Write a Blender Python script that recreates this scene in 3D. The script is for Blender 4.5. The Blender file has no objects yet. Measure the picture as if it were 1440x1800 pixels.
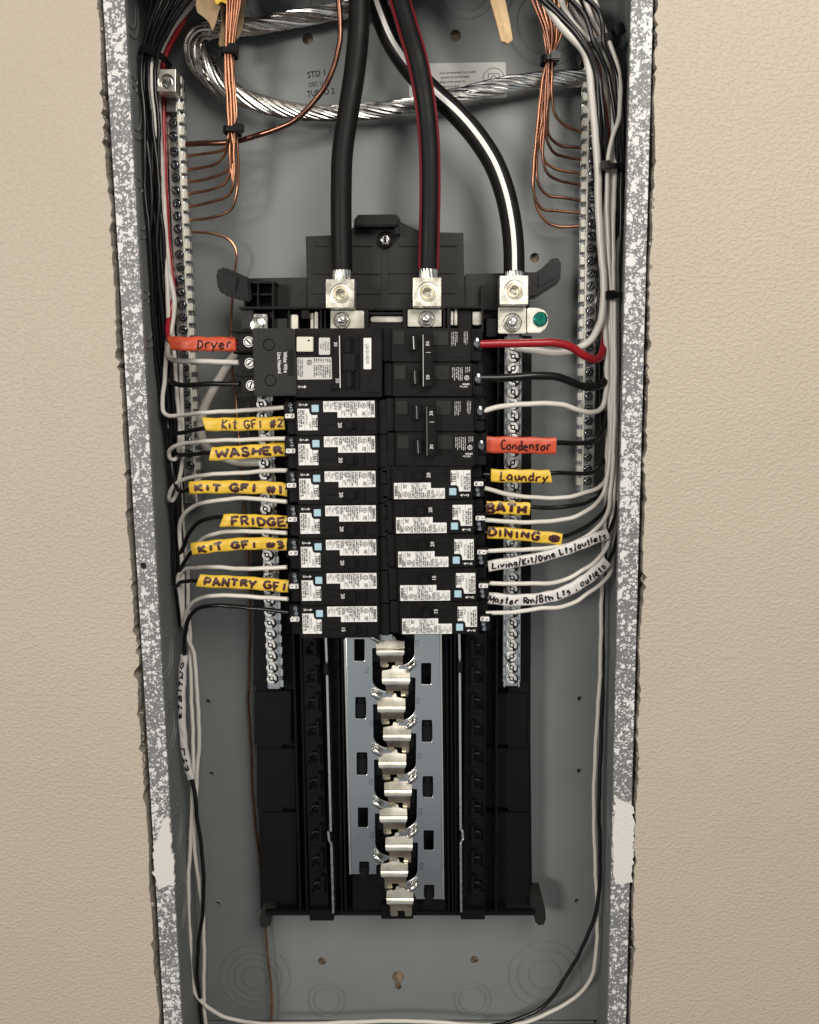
import bpy, bmesh, math, random
from mathutils import Vector, Matrix
random.seed(7)
S = bpy.context.scene
C = S.collection
# ------------------------------------------------------------------ camera
F = 1442.0; CX, CY = 720.0, 900.0          # focal length and centre, photo pixels
DN = Vector((131, 10304, F)).normalized()   # world down in camera axes
RT = Vector((91000, -955, -F)); RT = (RT - DN * RT.dot(DN)).normalized()
NN = RT.cross(DN)                           # into the wall
CD = 0.57833                                # metres from lens to wall face
cam = bpy.data.cameras.new('camera'); co = bpy.data.objects.new('camera', cam); C.objects.link(co)
cam.sensor_fit = 'VERTICAL'; cam.sensor_height = 24; cam.lens = F / 1800 * 24
cam.clip_start = 0.01; cam.clip_end = 50
cr = Vector((RT.x, NN.x, -DN.x)); cu = -Vector((RT.y, NN.y, -DN.y)); cb = -Vector((RT.z, NN.z, -DN.z))
m4 = Matrix((cr, cu, cb)).transposed().to_4x4(); m4.translation = Vector((0, -CD, 0))
co.matrix_world = m4; S.camera = co
# ------------------------------------------------------------------ world and lamps
W = bpy.data.worlds.new('World'); S.world = W; W.use_nodes = True
wb = W.node_tree.nodes['Background']; wb.inputs[1].default_value = 0.52
_t = W.node_tree; _g = _t.nodes.new('ShaderNodeTexCoord'); _x = _t.nodes.new('ShaderNodeSeparateXYZ'); _r = _t.nodes.new('ShaderNodeValToRGB'); _m = _t.nodes.new('ShaderNodeMapRange')
_m.inputs[1].default_value = -1; _m.inputs[2].default_value = 1
_t.links.new(_g.outputs['Generated'], _x.inputs[0]); _t.links.new(_x.outputs[2], _m.inputs[0]); _t.links.new(_m.outputs[0], _r.inputs[0]); _t.links.new(_r.outputs[0], wb.inputs[0])
_e = _r.color_ramp.elements; _e[0].position = .12; _e[0].color = (.12, .09, .075, 1); _e[1].position = .75; _e[1].color = (.42, .37, .30, 1)
for _p, _c in ((.22, (.14, .13, .13, 1)), (.31, (.78, .88, .96, 1)), (.40, (.66, .70, .72, 1)), (.52, (.42, .41, .39, 1))): _k = _e.new(_p); _k.color = _c
def lamp(name, loc, target, size, power, col):
    l = bpy.data.lights.new(name, 'AREA'); l.shape = 'DISK'; l.size = size; l.energy = power; l.color = col
    o = bpy.data.objects.new(name, l); C.objects.link(o); o.location = loc
    o.rotation_euler = (Vector(target) - Vector(loc)).to_track_quat('-Z', 'Y').to_euler(); return o
lamp('ceiling_lamp', (0.45, -1.15, 0.80), (-.03, 0, .05), 0.90, 18.5, (1.0, .95, .88))
lamp('room_lamp', (-1.9, -2.75, 0.30), (-.03, 0, -.1), 0.75, 52, (1.0, .95, .88))
S.view_settings.view_transform = 'Standard'; S.view_settings.look = 'None'
S.view_settings.exposure = 0.0; S.view_settings.gamma = 1
# ------------------------------------------------------------------ pixel -> place at a given depth
def P(px, py, Y):
    v = Vector((px - CX, py - CY, F)); w = Vector((v.dot(RT), v.dot(NN), -v.dot(DN)))
    t = (Y + CD) / w.y
    return Vector((w.x * t, Y, w.z * t))
def LOC(dx, dy, Y): return Vector((dx * .0254 / 60, Y, -dy * .0254 / 60))   # template axes: 60 units = one breaker
X0 = -0.0265
# ------------------------------------------------------------------ materials
MATS = {}
def mat(name, col, rough=.5, metal=0, bump=0, bscale=300, var=0, vscale=80, spec=.5, rvar=0, coat=0):
    m = bpy.data.materials.new(name); m.use_nodes = True; nt = m.node_tree; b = nt.nodes['Principled BSDF']
    b.inputs['Base Color'].default_value = (*col, 1); b.inputs['Roughness'].default_value = rough
    b.inputs['Metallic'].default_value = metal; b.inputs['Specular IOR Level'].default_value = spec
    if coat: b.inputs['Coat Weight'].default_value = coat; b.inputs['Coat Roughness'].default_value = .15
    if bump or var or rvar:
        tc = nt.nodes.new('ShaderNodeTexCoord')
    if bump:
        n = nt.nodes.new('ShaderNodeTexNoise'); n.inputs['Scale'].default_value = bscale; n.inputs['Detail'].default_value = 3
        nt.links.new(tc.outputs['Object'], n.inputs['Vector'])
        bp = nt.nodes.new('ShaderNodeBump'); bp.inputs['Strength'].default_value = bump; bp.inputs['Distance'].default_value = .001
        nt.links.new(n.outputs['Fac'], bp.inputs['Height']); nt.links.new(bp.outputs[0], b.inputs['Normal'])
    if var or rvar:
        n2 = nt.nodes.new('ShaderNodeTexNoise'); n2.inputs['Scale'].default_value = vscale; n2.inputs['Detail'].default_value = 5
        nt.links.new(tc.outputs['Object'], n2.inputs['Vector'])
    if var:
        mx = nt.nodes.new('ShaderNodeMix'); mx.data_type = 'RGBA'
        mx.inputs[6].default_value = (*[c * (1 - var) for c in col], 1); mx.inputs[7].default_value = (*[min(1, c * (1 + var)) for c in col], 1)
        nt.links.new(n2.outputs['Fac'], mx.inputs[0]); nt.links.new(mx.outputs[2], b.inputs['Base Color'])
    if rvar:
        mr = nt.nodes.new('ShaderNodeMapRange'); mr.inputs[1].default_value = .3; mr.inputs[2].default_value = .7
        mr.inputs[3].default_value = max(.02, rough - rvar); mr.inputs[4].default_value = rough + rvar
        nt.links.new(n2.outputs['Fac'], mr.inputs[0]); nt.links.new(mr.outputs[0], b.inputs['Roughness'])
    MATS[name] = m; return m
mat('grey_paint', (.184, .196, .193), .45, 0, .05, 500, .11, 14, rvar=.07)
mat('black_plastic', (.0062, .0060, .0057), .42, 0, .05, 900, .15, 60, rvar=.08, spec=.20)
mat('black_moulded', (.0035, .0035, .0038), .48, 0, .10, 700, .2, 60, spec=.18)
mat('base_plastic', (.015, .015, .0138), .42, 0, .10, 600, .12, 50, rvar=.07, spec=.3)
mat('shiny_black', (.004, .004, .005), .34, 0, .05, 300, spec=.3)
mat('black_wire', (.006, .006, .0065), .26, 0, .04, 300, spec=.4)
mat('black_jacket', (.0065, .0065, .0065), .50, 0, .12, 400, .3, 60, spec=.18, rvar=.08)
mat('white_wire', (.69, .655, .59), .30, 0, .03, 200, .05, 40)
mat('old_white_wire', (.50, .47, .42), .34, 0, .03, 200, .05, 40)
mat('red_wire', (.32, .012, .018), .30, 0, .03, 200, .1, 40)
mat('white_stripe', (.80, .78, .74), .35)
mat('red_stripe', (.24, .016, .022), .38, 0, 0, 100, .15, 60)
mat('zinc', (.62, .61, .58), .28, 1, .10, 400, .22, 160, rvar=.12)
mat('bright_zinc', (.78, .77, .73), .22, 1, .10, 350, .15, 200, rvar=.1)
mat('dark_zinc', (.34, .36, .38), .20, 1, .12, 350, .3, 160, rvar=.1)
mat('tin_plate', (.60, .61, .60), .27, 1, .55, 9, .14, 14, rvar=.08)
mat('nickel', (.86, .82, .72), .30, 1, .02, 90, .10, 60, rvar=.08)
mat('screw_metal', (.80, .80, .78), .42, .75, .15, 400, .1, 200)
mat('edge_metal', (.80, .78, .70), .45, .6, .1, 400, .1, 200)
mat('lug_metal', (.80, .76, .66), .36, 1, .12, 200, .12, 150, rvar=.1)
mat('aluminium', (.72, .70, .67), .27, 1, .05, 300, .22, 120, rvar=.07)
mat('copper', (.46, .225, .135), .32, 1, .05, 200, .25, 60, rvar=.08)
mat('dull_copper', (.26, .125, .085), .30, 1, .05, 200, .3, 60, rvar=.08)
mat('label_white', (.80, .79, .76), .45, 0, 0, 1, .04, 200)
mat('label_grey', (.58, .57, .54), .45, 0, 0, 1, .04, 200)
mat('print_white', (.70, .70, .68), .5)
mat('print_dim', (.22, .22, .21), .5)
mat('ink_black', (.006, .006, .007), .6, spec=.2)  # also paints the shade in the slots and pits of the bar screws
mat('ink_print', (.06, .06, .06), .6)
mat('ink_marker', (.045, .006, .012), .35)
mat('pale_blue', (.42, .60, .70), .35)
mat('cream', (.72, .68, .55), .4)
mat('tape_yellow', (.76, .49, .045), .40, 0, .12, 120, .10, 90)
mat('tape_red', (.56, .075, .030), .42, 0, .12, 120, .10, 70)
mat('tape_white', (.66, .63, .61), .42, 0, .12, 120, .06, 90)
mat('green_screw', (.01, .20, .15), .25, .7, .1, 300, .3, 200)
mat('kraft_paper', (.36, .25, .14), .75, 0, .5, 250, .2, 90)
mat('pale_wood', (.60, .42, .23), .6, 0, .3, 300, .2, 120)
mat('stud_wood', (.30, .22, .15), .8, 0, .3, 200, .2, 30)
mat('compound', (.66, .64, .61), .75, 0, .6, 450, .05, 40)
mat('gypsum', (.34, .30, .25), .9, 0, .8, 500, .2, 200)
mat('yellow_sheath', (.75, .48, .04), .4)
def wall_material():
    m = mat('wall_paint', (.50, .425, .325), .55); nt = m.node_tree; b = nt.nodes['Principled BSDF']
    tc = nt.nodes.new('ShaderNodeTexCoord')
    mp = nt.nodes.new('ShaderNodeMapping'); mp.inputs['Scale'].default_value = (1.0, 1.0, 1.35)
    nt.links.new(tc.outputs['Object'], mp.inputs[0])
    n1 = nt.nodes.new('ShaderNodeTexNoise'); n1.inputs['Scale'].default_value = 330; n1.inputs['Detail'].default_value = 2; n1.inputs['Distortion'].default_value = .25
    n2 = nt.nodes.new('ShaderNodeTexNoise'); n2.inputs['Scale'].default_value = 120; n2.inputs['Detail'].default_value = 2; n2.inputs['Distortion'].default_value = .5
    for n in (n1, n2): nt.links.new(mp.outputs[0], n.inputs['Vector'])
    r = nt.nodes.new('ShaderNodeMapRange'); r.interpolation_type = 'SMOOTHSTEP'; r.inputs[1].default_value = .40; r.inputs[2].default_value = .72
    nt.links.new(n1.outputs['Fac'], r.inputs[0])
    ad = nt.nodes.new('ShaderNodeMath'); ad.operation = 'MULTIPLY_ADD'; ad.inputs[1].default_value = .8
    nt.links.new(n2.outputs['Fac'], ad.inputs[0]); nt.links.new(r.outputs[0], ad.inputs[2])
    bp = nt.nodes.new('ShaderNodeBump'); bp.inputs['Strength'].default_value = .42; bp.inputs['Distance'].default_value = .0008
    nt.links.new(ad.outputs[0], bp.inputs['Height']); nt.links.new(bp.outputs[0], b.inputs['Normal'])
    n3 = nt.nodes.new('ShaderNodeTexNoise'); n3.inputs['Scale'].default_value = 8; n3.inputs['Detail'].default_value = 4
    nt.links.new(tc.outputs['Object'], n3.inputs['Vector'])
    mx = nt.nodes.new('ShaderNodeMix'); mx.data_type = 'RGBA'; mx.inputs[6].default_value = (.455, .392, .308, 1); mx.inputs[7].default_value = (.50, .434, .347, 1)
    nt.links.new(n3.outputs['Fac'], mx.inputs[0]); nt.links.new(mx.outputs[2], b.inputs['Base Color'])
wall_material()
def speckle_material():
    m = mat('speckled_grey', (.2, .2, .2), .5); nt = m.node_tree; b = nt.nodes['Principled BSDF']
    tc = nt.nodes.new('ShaderNodeTexCoord')
    def noise(sc, det, dis=0):
        n = nt.nodes.new('ShaderNodeTexNoise'); n.inputs['Scale'].default_value = sc; n.inputs['Detail'].default_value = det; n.inputs['Distortion'].default_value = dis
        nt.links.new(tc.outputs['Object'], n.inputs['Vector']); return n
    def step(src, a, w=.015):
        r = nt.nodes.new('ShaderNodeMapRange'); r.inputs[1].default_value = a; r.inputs[2].default_value = a + w
        nt.links.new(src, r.inputs[0]); return r.outputs[0]
    def mth(op, a, bb):
        k = nt.nodes.new('ShaderNodeMath'); k.operation = op
        for i, v in enumerate((a, bb)):
            if isinstance(v, (int, float)): k.inputs[i].default_value = v
            else: nt.links.new(v, k.inputs[i])
        return k.outputs[0]
    big = noise(25, 2); dens = mth('MULTIPLY', mth('SUBTRACT', big.outputs['Fac'], .5), .16)
    a1 = step(mth('ADD', noise(240, 3, .6).outputs['Fac'], dens), .635)
    a2 = step(mth('ADD', noise(650, 2, .8).outputs['Fac'], dens), .60)
    a3 = step(mth('ADD', noise(110, 3, .4).outputs['Fac'], dens), .645)
    def splat(sc, lim):
        wv = nt.nodes.new('ShaderNodeTexNoise'); wv.inputs['Scale'].default_value = sc * 1.6; wv.inputs['Detail'].default_value = 2; nt.links.new(tc.outputs['Object'], wv.inputs['Vector'])
        va = nt.nodes.new('ShaderNodeVectorMath'); va.operation = 'MULTIPLY_ADD'; va.inputs[1].default_value = (.9 / sc,) * 3; nt.links.new(wv.outputs['Color'], va.inputs[0]); nt.links.new(tc.outputs['Object'], va.inputs[2])
        v = nt.nodes.new('ShaderNodeTexVoronoi'); v.inputs['Scale'].default_value = sc; nt.links.new(va.outputs[0], v.inputs['Vector'])
        sp = nt.nodes.new('ShaderNodeSeparateColor'); nt.links.new(v.outputs['Color'], sp.inputs[0])
        rad = mth('ADD', mth('MULTIPLY', mth('SUBTRACT', sp.outputs[0], lim), .9), mth('MULTIPLY', dens, 2.0))
        return step(mth('SUBTRACT', rad, v.outputs['Distance']), 0, .03)
    b1 = splat(230, .38); b2 = splat(520, .30); b3 = splat(120, .52)
    fac = mth('MAXIMUM', mth('MAXIMUM', mth('MAXIMUM', mth('MAXIMUM', a1, a2), b3), a3), mth('MAXIMUM', b1, b2))
    mx = nt.nodes.new('ShaderNodeMix'); mx.data_type = 'RGBA'; mx.inputs[6].default_value = (.175, .177, .18, 1); mx.inputs[7].default_value = (.68, .67, .66, 1)
    nt.links.new(fac, mx.inputs[0]); nt.links.new(mx.outputs[2], b.inputs['Base Color'])
    bp = nt.nodes.new('ShaderNodeBump'); bp.inputs['Strength'].default_value = .6; bp.inputs['Distance'].default_value = .0006
    nt.links.new(fac, bp.inputs['Height']); nt.links.new(bp.outputs[0], b.inputs['Normal'])
speckle_material()
M = MATS
# ------------------------------------------------------------------ objects
def tag(o, label=None, cat=None, group=None, kind=None):
    if label: o['label'] = label
    if cat: o['category'] = cat
    if group: o['group'] = group
    if kind: o['kind'] = kind
    return o
def thing(name, label, cat, loc, group=None):
    o = bpy.data.objects.new(name, None); o.empty_display_size = .01; C.objects.link(o); o.location = loc
    o['_w'] = list(loc)
    return tag(o, label, cat, group)
def mesh_from(bm, name):
    me = bpy.data.meshes.new(name); sm = any(f.smooth for f in bm.faces); bm.to_mesh(me); bm.free()
    if sm: me.set_sharp_from_angle(angle=.75)
    return me
def obj(name, bm, m, parent=None, base=None):
    """bm is in world axes; the mesh is stored relative to base (or to its parent's place)"""
    bb = Vector(parent['_w']) if parent is not None else (Vector(base) if base is not None else Vector((0, 0, 0)))
    if isinstance(bm, bmesh.types.BMesh): me = mesh_from(bm, name)
    else: me = bm
    if bb.length: me.transform(Matrix.Translation(-bb))
    ms = m if isinstance(m, (list, tuple)) else [m]
    for k in ms: me.materials.append(M[k])
    o = bpy.data.objects.new(name, me); C.objects.link(o)
    if parent is not None: o.parent = parent
    else: o.location = bb
    o['_w'] = list(bb)
    return o
def inst(name, me, parent, loc, rot=0.0):
    o = bpy.data.objects.new(name, me); C.objects.link(o); o.parent = parent
    o.location = Vector(loc) - Vector(parent['_w']); o.rotation_euler = (0, rot, 0); return o
def dup(root, loc, roty, label, group, mat_swap=None):
    r = root.copy(); C.objects.link(r); r.location = loc; r.rotation_euler = (0, roty, 0); r['label'] = label; r['group'] = group
    def rec(src, par):
        for ch in list(src.children):
            c = ch.copy(); C.objects.link(c); c.parent = par; rec(ch, c)
    rec(root, r); return r
# ------------------------------------------------------------------ shape builders
def prism(bm, pts, Yf, Yb, bev=0, mp=P, seg=2):
    t = bmesh.new()
    f = [t.verts.new(mp(x, y, Yf)) for x, y in pts]; n = len(f)
    b = [t.verts.new(v.co + Vector((0, Yb - Yf, 0))) for v in f]
    fr = t.faces.new(f); t.faces.new(b[::-1])
    for i in range(n): t.faces.new((f[i], b[i], b[(i + 1) % n], f[(i + 1) % n]))
    bmesh.ops.recalc_face_normals(t, faces=t.faces[:])
    if bev:
        es = [e for e in fr.edges]
        if bev > 0: es += [e for e in t.edges if (e.verts[0] in f) != (e.verts[1] in f) and n < 9]
        bmesh.ops.bevel(t, geom=es, offset=abs(bev), segments=seg, affect='EDGES', clamp_overlap=True)
    me = bpy.data.meshes.new('t'); t.to_mesh(me); t.free(); bm.from_mesh(me); bpy.data.meshes.remove(me)
def box(bm, x0, y0, x1, y1, Yf, Yb, bev=0, mp=P): prism(bm, [(x0, y0), (x1, y0), (x1, y1), (x0, y1)], Yf, Yb, bev, mp)
def wbox(bm, x0, x1, z0, z1, Y0, Y1, bev=0):
    prism(bm, [(x0, z1), (x1, z1), (x1, z0), (x0, z0)], Y0, Y1, bev, lambda a, b, Y: Vector((a, Y, b)))
def rnd(cx, cy, hx, hy, r, n=4):
    out = []
    for (sx, sy, a0) in ((1, -1, -90), (1, 1, 0), (-1, 1, 90), (-1, -1, 180)):
        for k in range(n + 1):
            a = math.radians(a0 + 90 * k / n); out.append((cx + sx * (hx - r) + r * math.cos(a), cy + sy * (hy - r) + r * math.sin(a)))
    return out
def ngon(cx, cy, r, n=20, a0=0, ry=None):
    return [(cx + r * math.cos(a0 + 2 * math.pi * k / n), cy + (ry or r) * math.sin(a0 + 2 * math.pi * k / n)) for k in range(n)]
def merge(bm, me, mtx=None):
    if mtx is not None: me.transform(mtx)
    bm.from_mesh(me); bpy.data.meshes.remove(me)
def holed(bm, loops, Yf, th, bev=0, mp=P):
    """flat plate with holes; loops of points, front face at Yf"""
    cu_ = bpy.data.curves.new('c', 'CURVE'); cu_.dimensions = '2D'; cu_.fill_mode = 'BOTH'
    for lp in loops:
        s = cu_.splines.new('POLY'); s.points.add(len(lp) - 1); s.use_cyclic_u = True
        for i, (x, y) in enumerate(lp):
            w = mp(x, y, Yf); s.points[i].co = (w.x * 10, w.z * 10, 0, 1)
    cu_.extrude = th * 5 - bev * 10 if th * 5 > bev * 10 else th * 5; cu_.bevel_depth = bev * 10; cu_.bevel_resolution = 1
    cu_.offset = -bev * 10
    o = bpy.data.objects.new('c', cu_); C.objects.link(o)
    me = bpy.data.meshes.new_from_object(o)
    bpy.data.objects.remove(o); bpy.data.curves.remove(cu_)
    merge(bm, me, Matrix.Translation((0, Yf + th / 2, 0)) @ Matrix(((.1, 0, 0, 0), (0, 0, -.1, 0), (0, .1, 0, 0), (0, 0, 0, 1))))
TXT = {}
def text(bm, s, x, y, h, Y, rot=0, mp=P, sx=1.0, align='CENTER', bold=.0, ucs=None):
    """printed text; (x,y) centre in photo units, h cap height in the same units, rot clockwise degrees"""
    key = (s, align, bold)
    if key not in TXT:
        c = bpy.data.curves.new('t', 'FONT'); c.body = s; c.align_x = align; c.align_y = 'CENTER'; c.size = 1; c.offset = bold; c.resolution_u = 2
        o = bpy.data.objects.new('t', c); C.objects.link(o)
        TXT[key] = bpy.data.meshes.new_from_object(o); bpy.data.objects.remove(o); bpy.data.curves.remove(c)
    me = TXT[key].copy()
    o0 = mp(x, y, Y); sc = (mp(x, y + 10, Y) - o0).length / 10 * h / .70
    me.transform(Matrix.Translation(o0) @ Matrix.Rotation(math.radians(rot), 4, 'Y') @ Matrix(((sc * sx, 0, 0, 0), (0, 0, -sc, 0), (0, sc, 0, 0), (0, 0, 0, 1))))
    bm.from_mesh(me); bpy.data.meshes.remove(me)
def micro(bm, x0, y0, x1, y1, n, Y, vert=True, mp=P, rs=random, fill=.82):
    """rows of type too small to read"""
    for i in range(n):
        c = (i + .5) / n; L0, L1 = (y0, y1) if vert else (x0, x1); W_ = ((x1 - x0) if vert else (y1 - y0)) / n
        a = L0 + rs.random(); end = L1 - rs.random() * (L1 - L0) * .35
        while a < end:
            l = .45 + rs.random() * .8; l = min(l, end - a)
            if l <= .1: break
            cc = (x0 + (x1 - x0) * c) if vert else (y0 + (y1 - y0) * c); hw = W_ * fill / 2 * (.6 + .4 * rs.random())
            q = [(cc - hw, a), (cc + hw, a), (cc + hw, a + l), (cc - hw, a + l)] if vert else [(a, cc - hw), (a + l, cc - hw), (a + l, cc + hw), (a, cc + hw)]
            bm.faces.new([bm.verts.new(mp(px, py, Y)) for px, py in q]); a += l + .35 + (1.2 if rs.random() < .15 else 0)
def flat(bm, pts, Y, mp=P):
    bm.faces.new([bm.verts.new(mp(x, y, Y)) for x, y in pts])
def annulus(bm, cx, cy, r0, r1, Y, mp=P, n=20):
    a = [bm.verts.new(mp(x, y, Y)) for x, y in ngon(cx, cy, r0, n)]; b = [bm.verts.new(mp(x, y, Y)) for x, y in ngon(cx, cy, r1, n)]
    for i in range(n): bm.faces.new((a[i], a[(i + 1) % n], b[(i + 1) % n], b[i]))
def catmull(pts, n=6):
    out = []; m = len(pts)
    for i in range(m - 1):
        p0 = pts[i - 1] if i else pts[0] * 2 - pts[1]; p1 = pts[i]; p2 = pts[i + 1]; p3 = pts[i + 2] if i + 2 < m else pts[-1] * 2 - pts[-2]
        d1 = max((p1 - p0).length, 1e-6) ** .5; d2 = max((p2 - p1).length, 1e-6) ** .5; d3 = max((p3 - p2).length, 1e-6) ** .5
        for k in range(n):
            t = d1 + d2 * k / n; t0, t1, t2, t3 = 0, d1, d1 + d2, d1 + d2 + d3
            A1 = p0 * ((t1 - t) / (t1 - t0)) + p1 * ((t - t0) / (t1 - t0)); A2 = p1 * ((t2 - t) / (t2 - t1)) + p2 * ((t - t1) / (t2 - t1)); A3 = p2 * ((t3 - t) / (t3 - t2)) + p3 * ((t - t2) / (t3 - t2))
            B1 = A1 * ((t2 - t) / (t2 - t0)) + A2 * ((t - t0) / (t2 - t0)); B2 = A2 * ((t3 - t) / (t3 - t1)) + A3 * ((t - t1) / (t3 - t1))
            out.append(B1 * ((t2 - t) / (t2 - t1)) + B2 * ((t - t1) / (t2 - t1)))
    out.append(pts[-1]); return out
def frames(path):
    """tangent, front (towards the room) and side at each point"""
    fr = []; n = len(path); prev = None
    for i in range(n):
        T = (path[min(i + 1, n - 1)] - path[max(i - 1, 0)]).normalized()
        if prev is None: N = Vector((0, -1, 0)) - T * (-T.y)
        else: N = prev - T * prev.dot(T)
        N.normalize(); prev = N; fr.append((T, N, T.cross(N)))
    return fr
def front_frames(path):
    fr = []
    n = len(path)
    for i in range(n):
        T = (path[min(i + 1, n - 1)] - path[max(i - 1, 0)]).normalized()
        N = (Vector((0, -1, 0)) - T * (-T.y)).normalized(); fr.append((T, N, T.cross(N)))
    return fr
def tube(bm, path, r, k=10, caps=True):
    fr = frames(path); rings = []
    for i, p in enumerate(path):
        T, N, B = fr[i]; ri = r(i / (len(path) - 1)) if callable(r) else r
        rings.append([bm.verts.new(p + (N * math.cos(a) + B * math.sin(a)) * ri) for a in (2 * math.pi * j / k for j in range(k))])
    for a, b in zip(rings, rings[1:]):
        for j in range(k): bm.faces.new((a[j], a[(j + 1) % k], b[(j + 1) % k], b[j])).smooth = True
    if caps: bm.faces.new(rings[0][::-1]); bm.faces.new(rings[-1])
def lathe(bm, c, prof, n=20):
    """profile of (radius, depth) about the axis pointing into the wall through c"""
    rings = []
    for r, y in prof:
        rings.append([bm.verts.new(c + Vector((r * math.cos(a), y, r * math.sin(a)))) for a in (2 * math.pi * j / n for j in range(n))] if r > 0 else [bm.verts.new(c + Vector((0, y, 0)))])
    for a, b in zip(rings, rings[1:]):
        for j in range(n):
            if len(a) == 1 and len(b) == 1: continue
            if len(a) == 1: bm.faces.new((a[0], b[(j + 1) % n], b[j])).smooth = True
            elif len(b) == 1: bm.faces.new((a[j], a[(j + 1) % n], b[0])).smooth = True
            else: bm.faces.new((a[j], a[(j + 1) % n], b[(j + 1) % n], b[j])).smooth = True
def pts3(L): return [P(*q) for q in L]
def depth_path(pts, ds):
    """pts in the photo; ds = [(index, depth)...] interpolated along the path"""
    out = []
    for i, (x, y) in enumerate(pts):
        for (i0, d0), (i1, d1) in zip(ds, ds[1:]):
            if i0 <= i <= i1: out.append(P(x, y, d0 + (d1 - d0) * (i - i0) / max(1, i1 - i0))); break
    return out
NW = 0
def wire(name, label, cat, pts, ds, r, m, group=None, n=7, k=10):
    path = catmull(depth_path(pts, ds), n); bm = bmesh.new(); rs = random.Random(len(label) * 31 + len(pts)); ph = [rs.uniform(0, 6.3) for _ in range(6)]; L = 0
    for i in range(1, len(path) - 1):     # hand-bent wire is never quite fair
        L += (path[i] - path[i - 1]).length; e = min(1, i / 8, (len(path) - 1 - i) / 8) * (.00020 if r < .0019 and m != 'copper' else .00014)
        path[i] = path[i] + Vector((math.sin(L * 160 + ph[0]) + .6 * math.sin(L * 370 + ph[1]), .5 * math.sin(L * 210 + ph[2]), math.sin(L * 140 + ph[3]) + .6 * math.sin(L * 330 + ph[4]))) * e
    tube(bm, path, r, k)
    o = obj(name, bm, m, base=path[0]); tag(o, label, cat, group); return o, path
# ================================================================== SETTING
XL, XR, ZT = -.2075, .1545, .345
ZB = P(700, 1793, .098).z
def drywall():
    rs = random.Random(3)
    def edge(px0, k, s):
        out = []
        for i in range(0, 241):
            y = -120 + i * 8.6
            w = P(px0 + k * y, y, 0).x
            jag = rs.gauss(0, .0006) * (.25 + 1.1 * abs(math.sin(i * .11 + s) * math.sin(i * .037 + 2 * s))) + .0010 * math.sin(y * .011 + s) * math.sin(y * .029) + (.0026 * rs.random() if rs.random() < .12 else 0) * -s
            out.append((w + jag, P(px0 + k * y, y, 0).z))
        return out
    L = edge(170.5, .06, 1); R = edge(1156.5, -.02667, -1)
    zt, zb = L[0][1], L[-1][1]
    lp = [(-.60, zt + .12)] + [(.60, zt + .12), (.60, zb - .12), (-.60, zb - .12)]
    bm = bmesh.new()
    # left field, right field, and the strips above and below the cut-out, one sheet of plasterboard with a real thickness
    def sheet(poly):
        prism(bm, poly, 0, .0125, 0, lambda a, b, Y: Vector((a, Y, b)))
    for side, E in ((-1, L), (1, R)):
        for i in range(len(E) - 1):
            (xa, za), (xb, zb_) = E[i], E[i + 1]
            vs = [(xa, za), (xb, zb_)]
            far = side * .60
            f = [Vector((xa, 0, za)), Vector((far, 0, za)), Vector((far, 0, zb_)), Vector((xb, 0, zb_))]
            vv = [bm.verts.new(v) for v in f]; q = bm.faces.new(vv if side < 0 else vv[::-1])
            bb = [bm.verts.new(v + Vector((0, .0125, 0))) for v in f]; e1 = bm.faces.new((vv[0], bb[0], bb[3], vv[3])); e1.material_index = 1
            bm.faces.new(bb)
    sheet([(-.60, zt + .15), (.60, zt + .15), (.60, zt), (-.60, zt)]); sheet([(-.60, zb), (.60, zb), (.60, zb - .15), (-.60, zb - .15)])
    bmesh.ops.remove_doubles(bm, verts=bm.verts[:], dist=1e-6); bmesh.ops.recalc_face_normals(bm, faces=bm.faces[:])
    o = obj('wall', bm, ['wall_paint', 'gypsum']); tag(o, 'beige textured plasterboard wall around the rough cut opening', kind='structure')
drywall()
bm = bmesh.new(); wbox(bm, -.30, XL - .004, -.75, .62, .014, .10); o = obj('stud', bm, 'stud_wood'); tag(o, 'timber stud in the wall beside the box', kind='structure')
bm = bmesh.new(); wbox(bm, XR + .004, .25, -.75, .62, .014, .10); o = obj('stud', bm, 'stud_wood'); tag(o, 'timber stud in the wall beside the box', kind='structure')
bm = bmesh.new(); wbox(bm, -.30, .25, -.75, .62, .104, .115); o = obj('sheathing', bm, 'stud_wood'); tag(o, 'brown board behind the box seen through its holes', kind='structure')
# ================================================================== THE METAL BOX
BOX = thing('panel_enclosure', 'grey steel breaker box recessed in the wall with white speckled flange', 'electrical box', (X0, .098, ZB))
YB = .098
id_ = lambda a, b, Y: Vector((a, Y, b))
def circ_w(px, py, rpx, n=24):
    c = P(px, py, YB); r = (P(px + 10, py, YB) - c).length / 10 * rpx
    return [(c.x + r * math.cos(2 * math.pi * k / n), c.z + r * math.sin(2 * math.pi * k / n)) for k in range(n)]
holes = [circ_w(541, 68, 9.5), circ_w(801, 62, 9.5), circ_w(940, 453, 8), circ_w(866, 735, 8), circ_w(566, 1690, 7), circ_w(834, 1687, 7)] + [circ_w(x, y, 4.2, 14) for x, y in ((366, 1233), (372, 1360), (383, 1588), (1019, 1228), (1018, 1355), (1014, 1583))]
kc = P(700, 1717, YB); kr = .0052
key = [(kc.x + kr * math.cos(a), kc.z + kr * math.sin(a)) for a in [math.radians(d) for d in range(-55, 236, 15)]] + [(kc.x - .0028, kc.z - .011), (kc.x, kc.z - .0135), (kc.x + .0028, kc.z - .011)]
holes.append(key)
bm = bmesh.new()
holed(bm, [[(XL + .001, ZT), (XR - .001, ZT), (XR - .001, ZB), (XL + .001, ZB)]] + holes, YB, .0016, .0003, id_)
back = obj('back_panel', bm, 'grey_paint', BOX)
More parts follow.
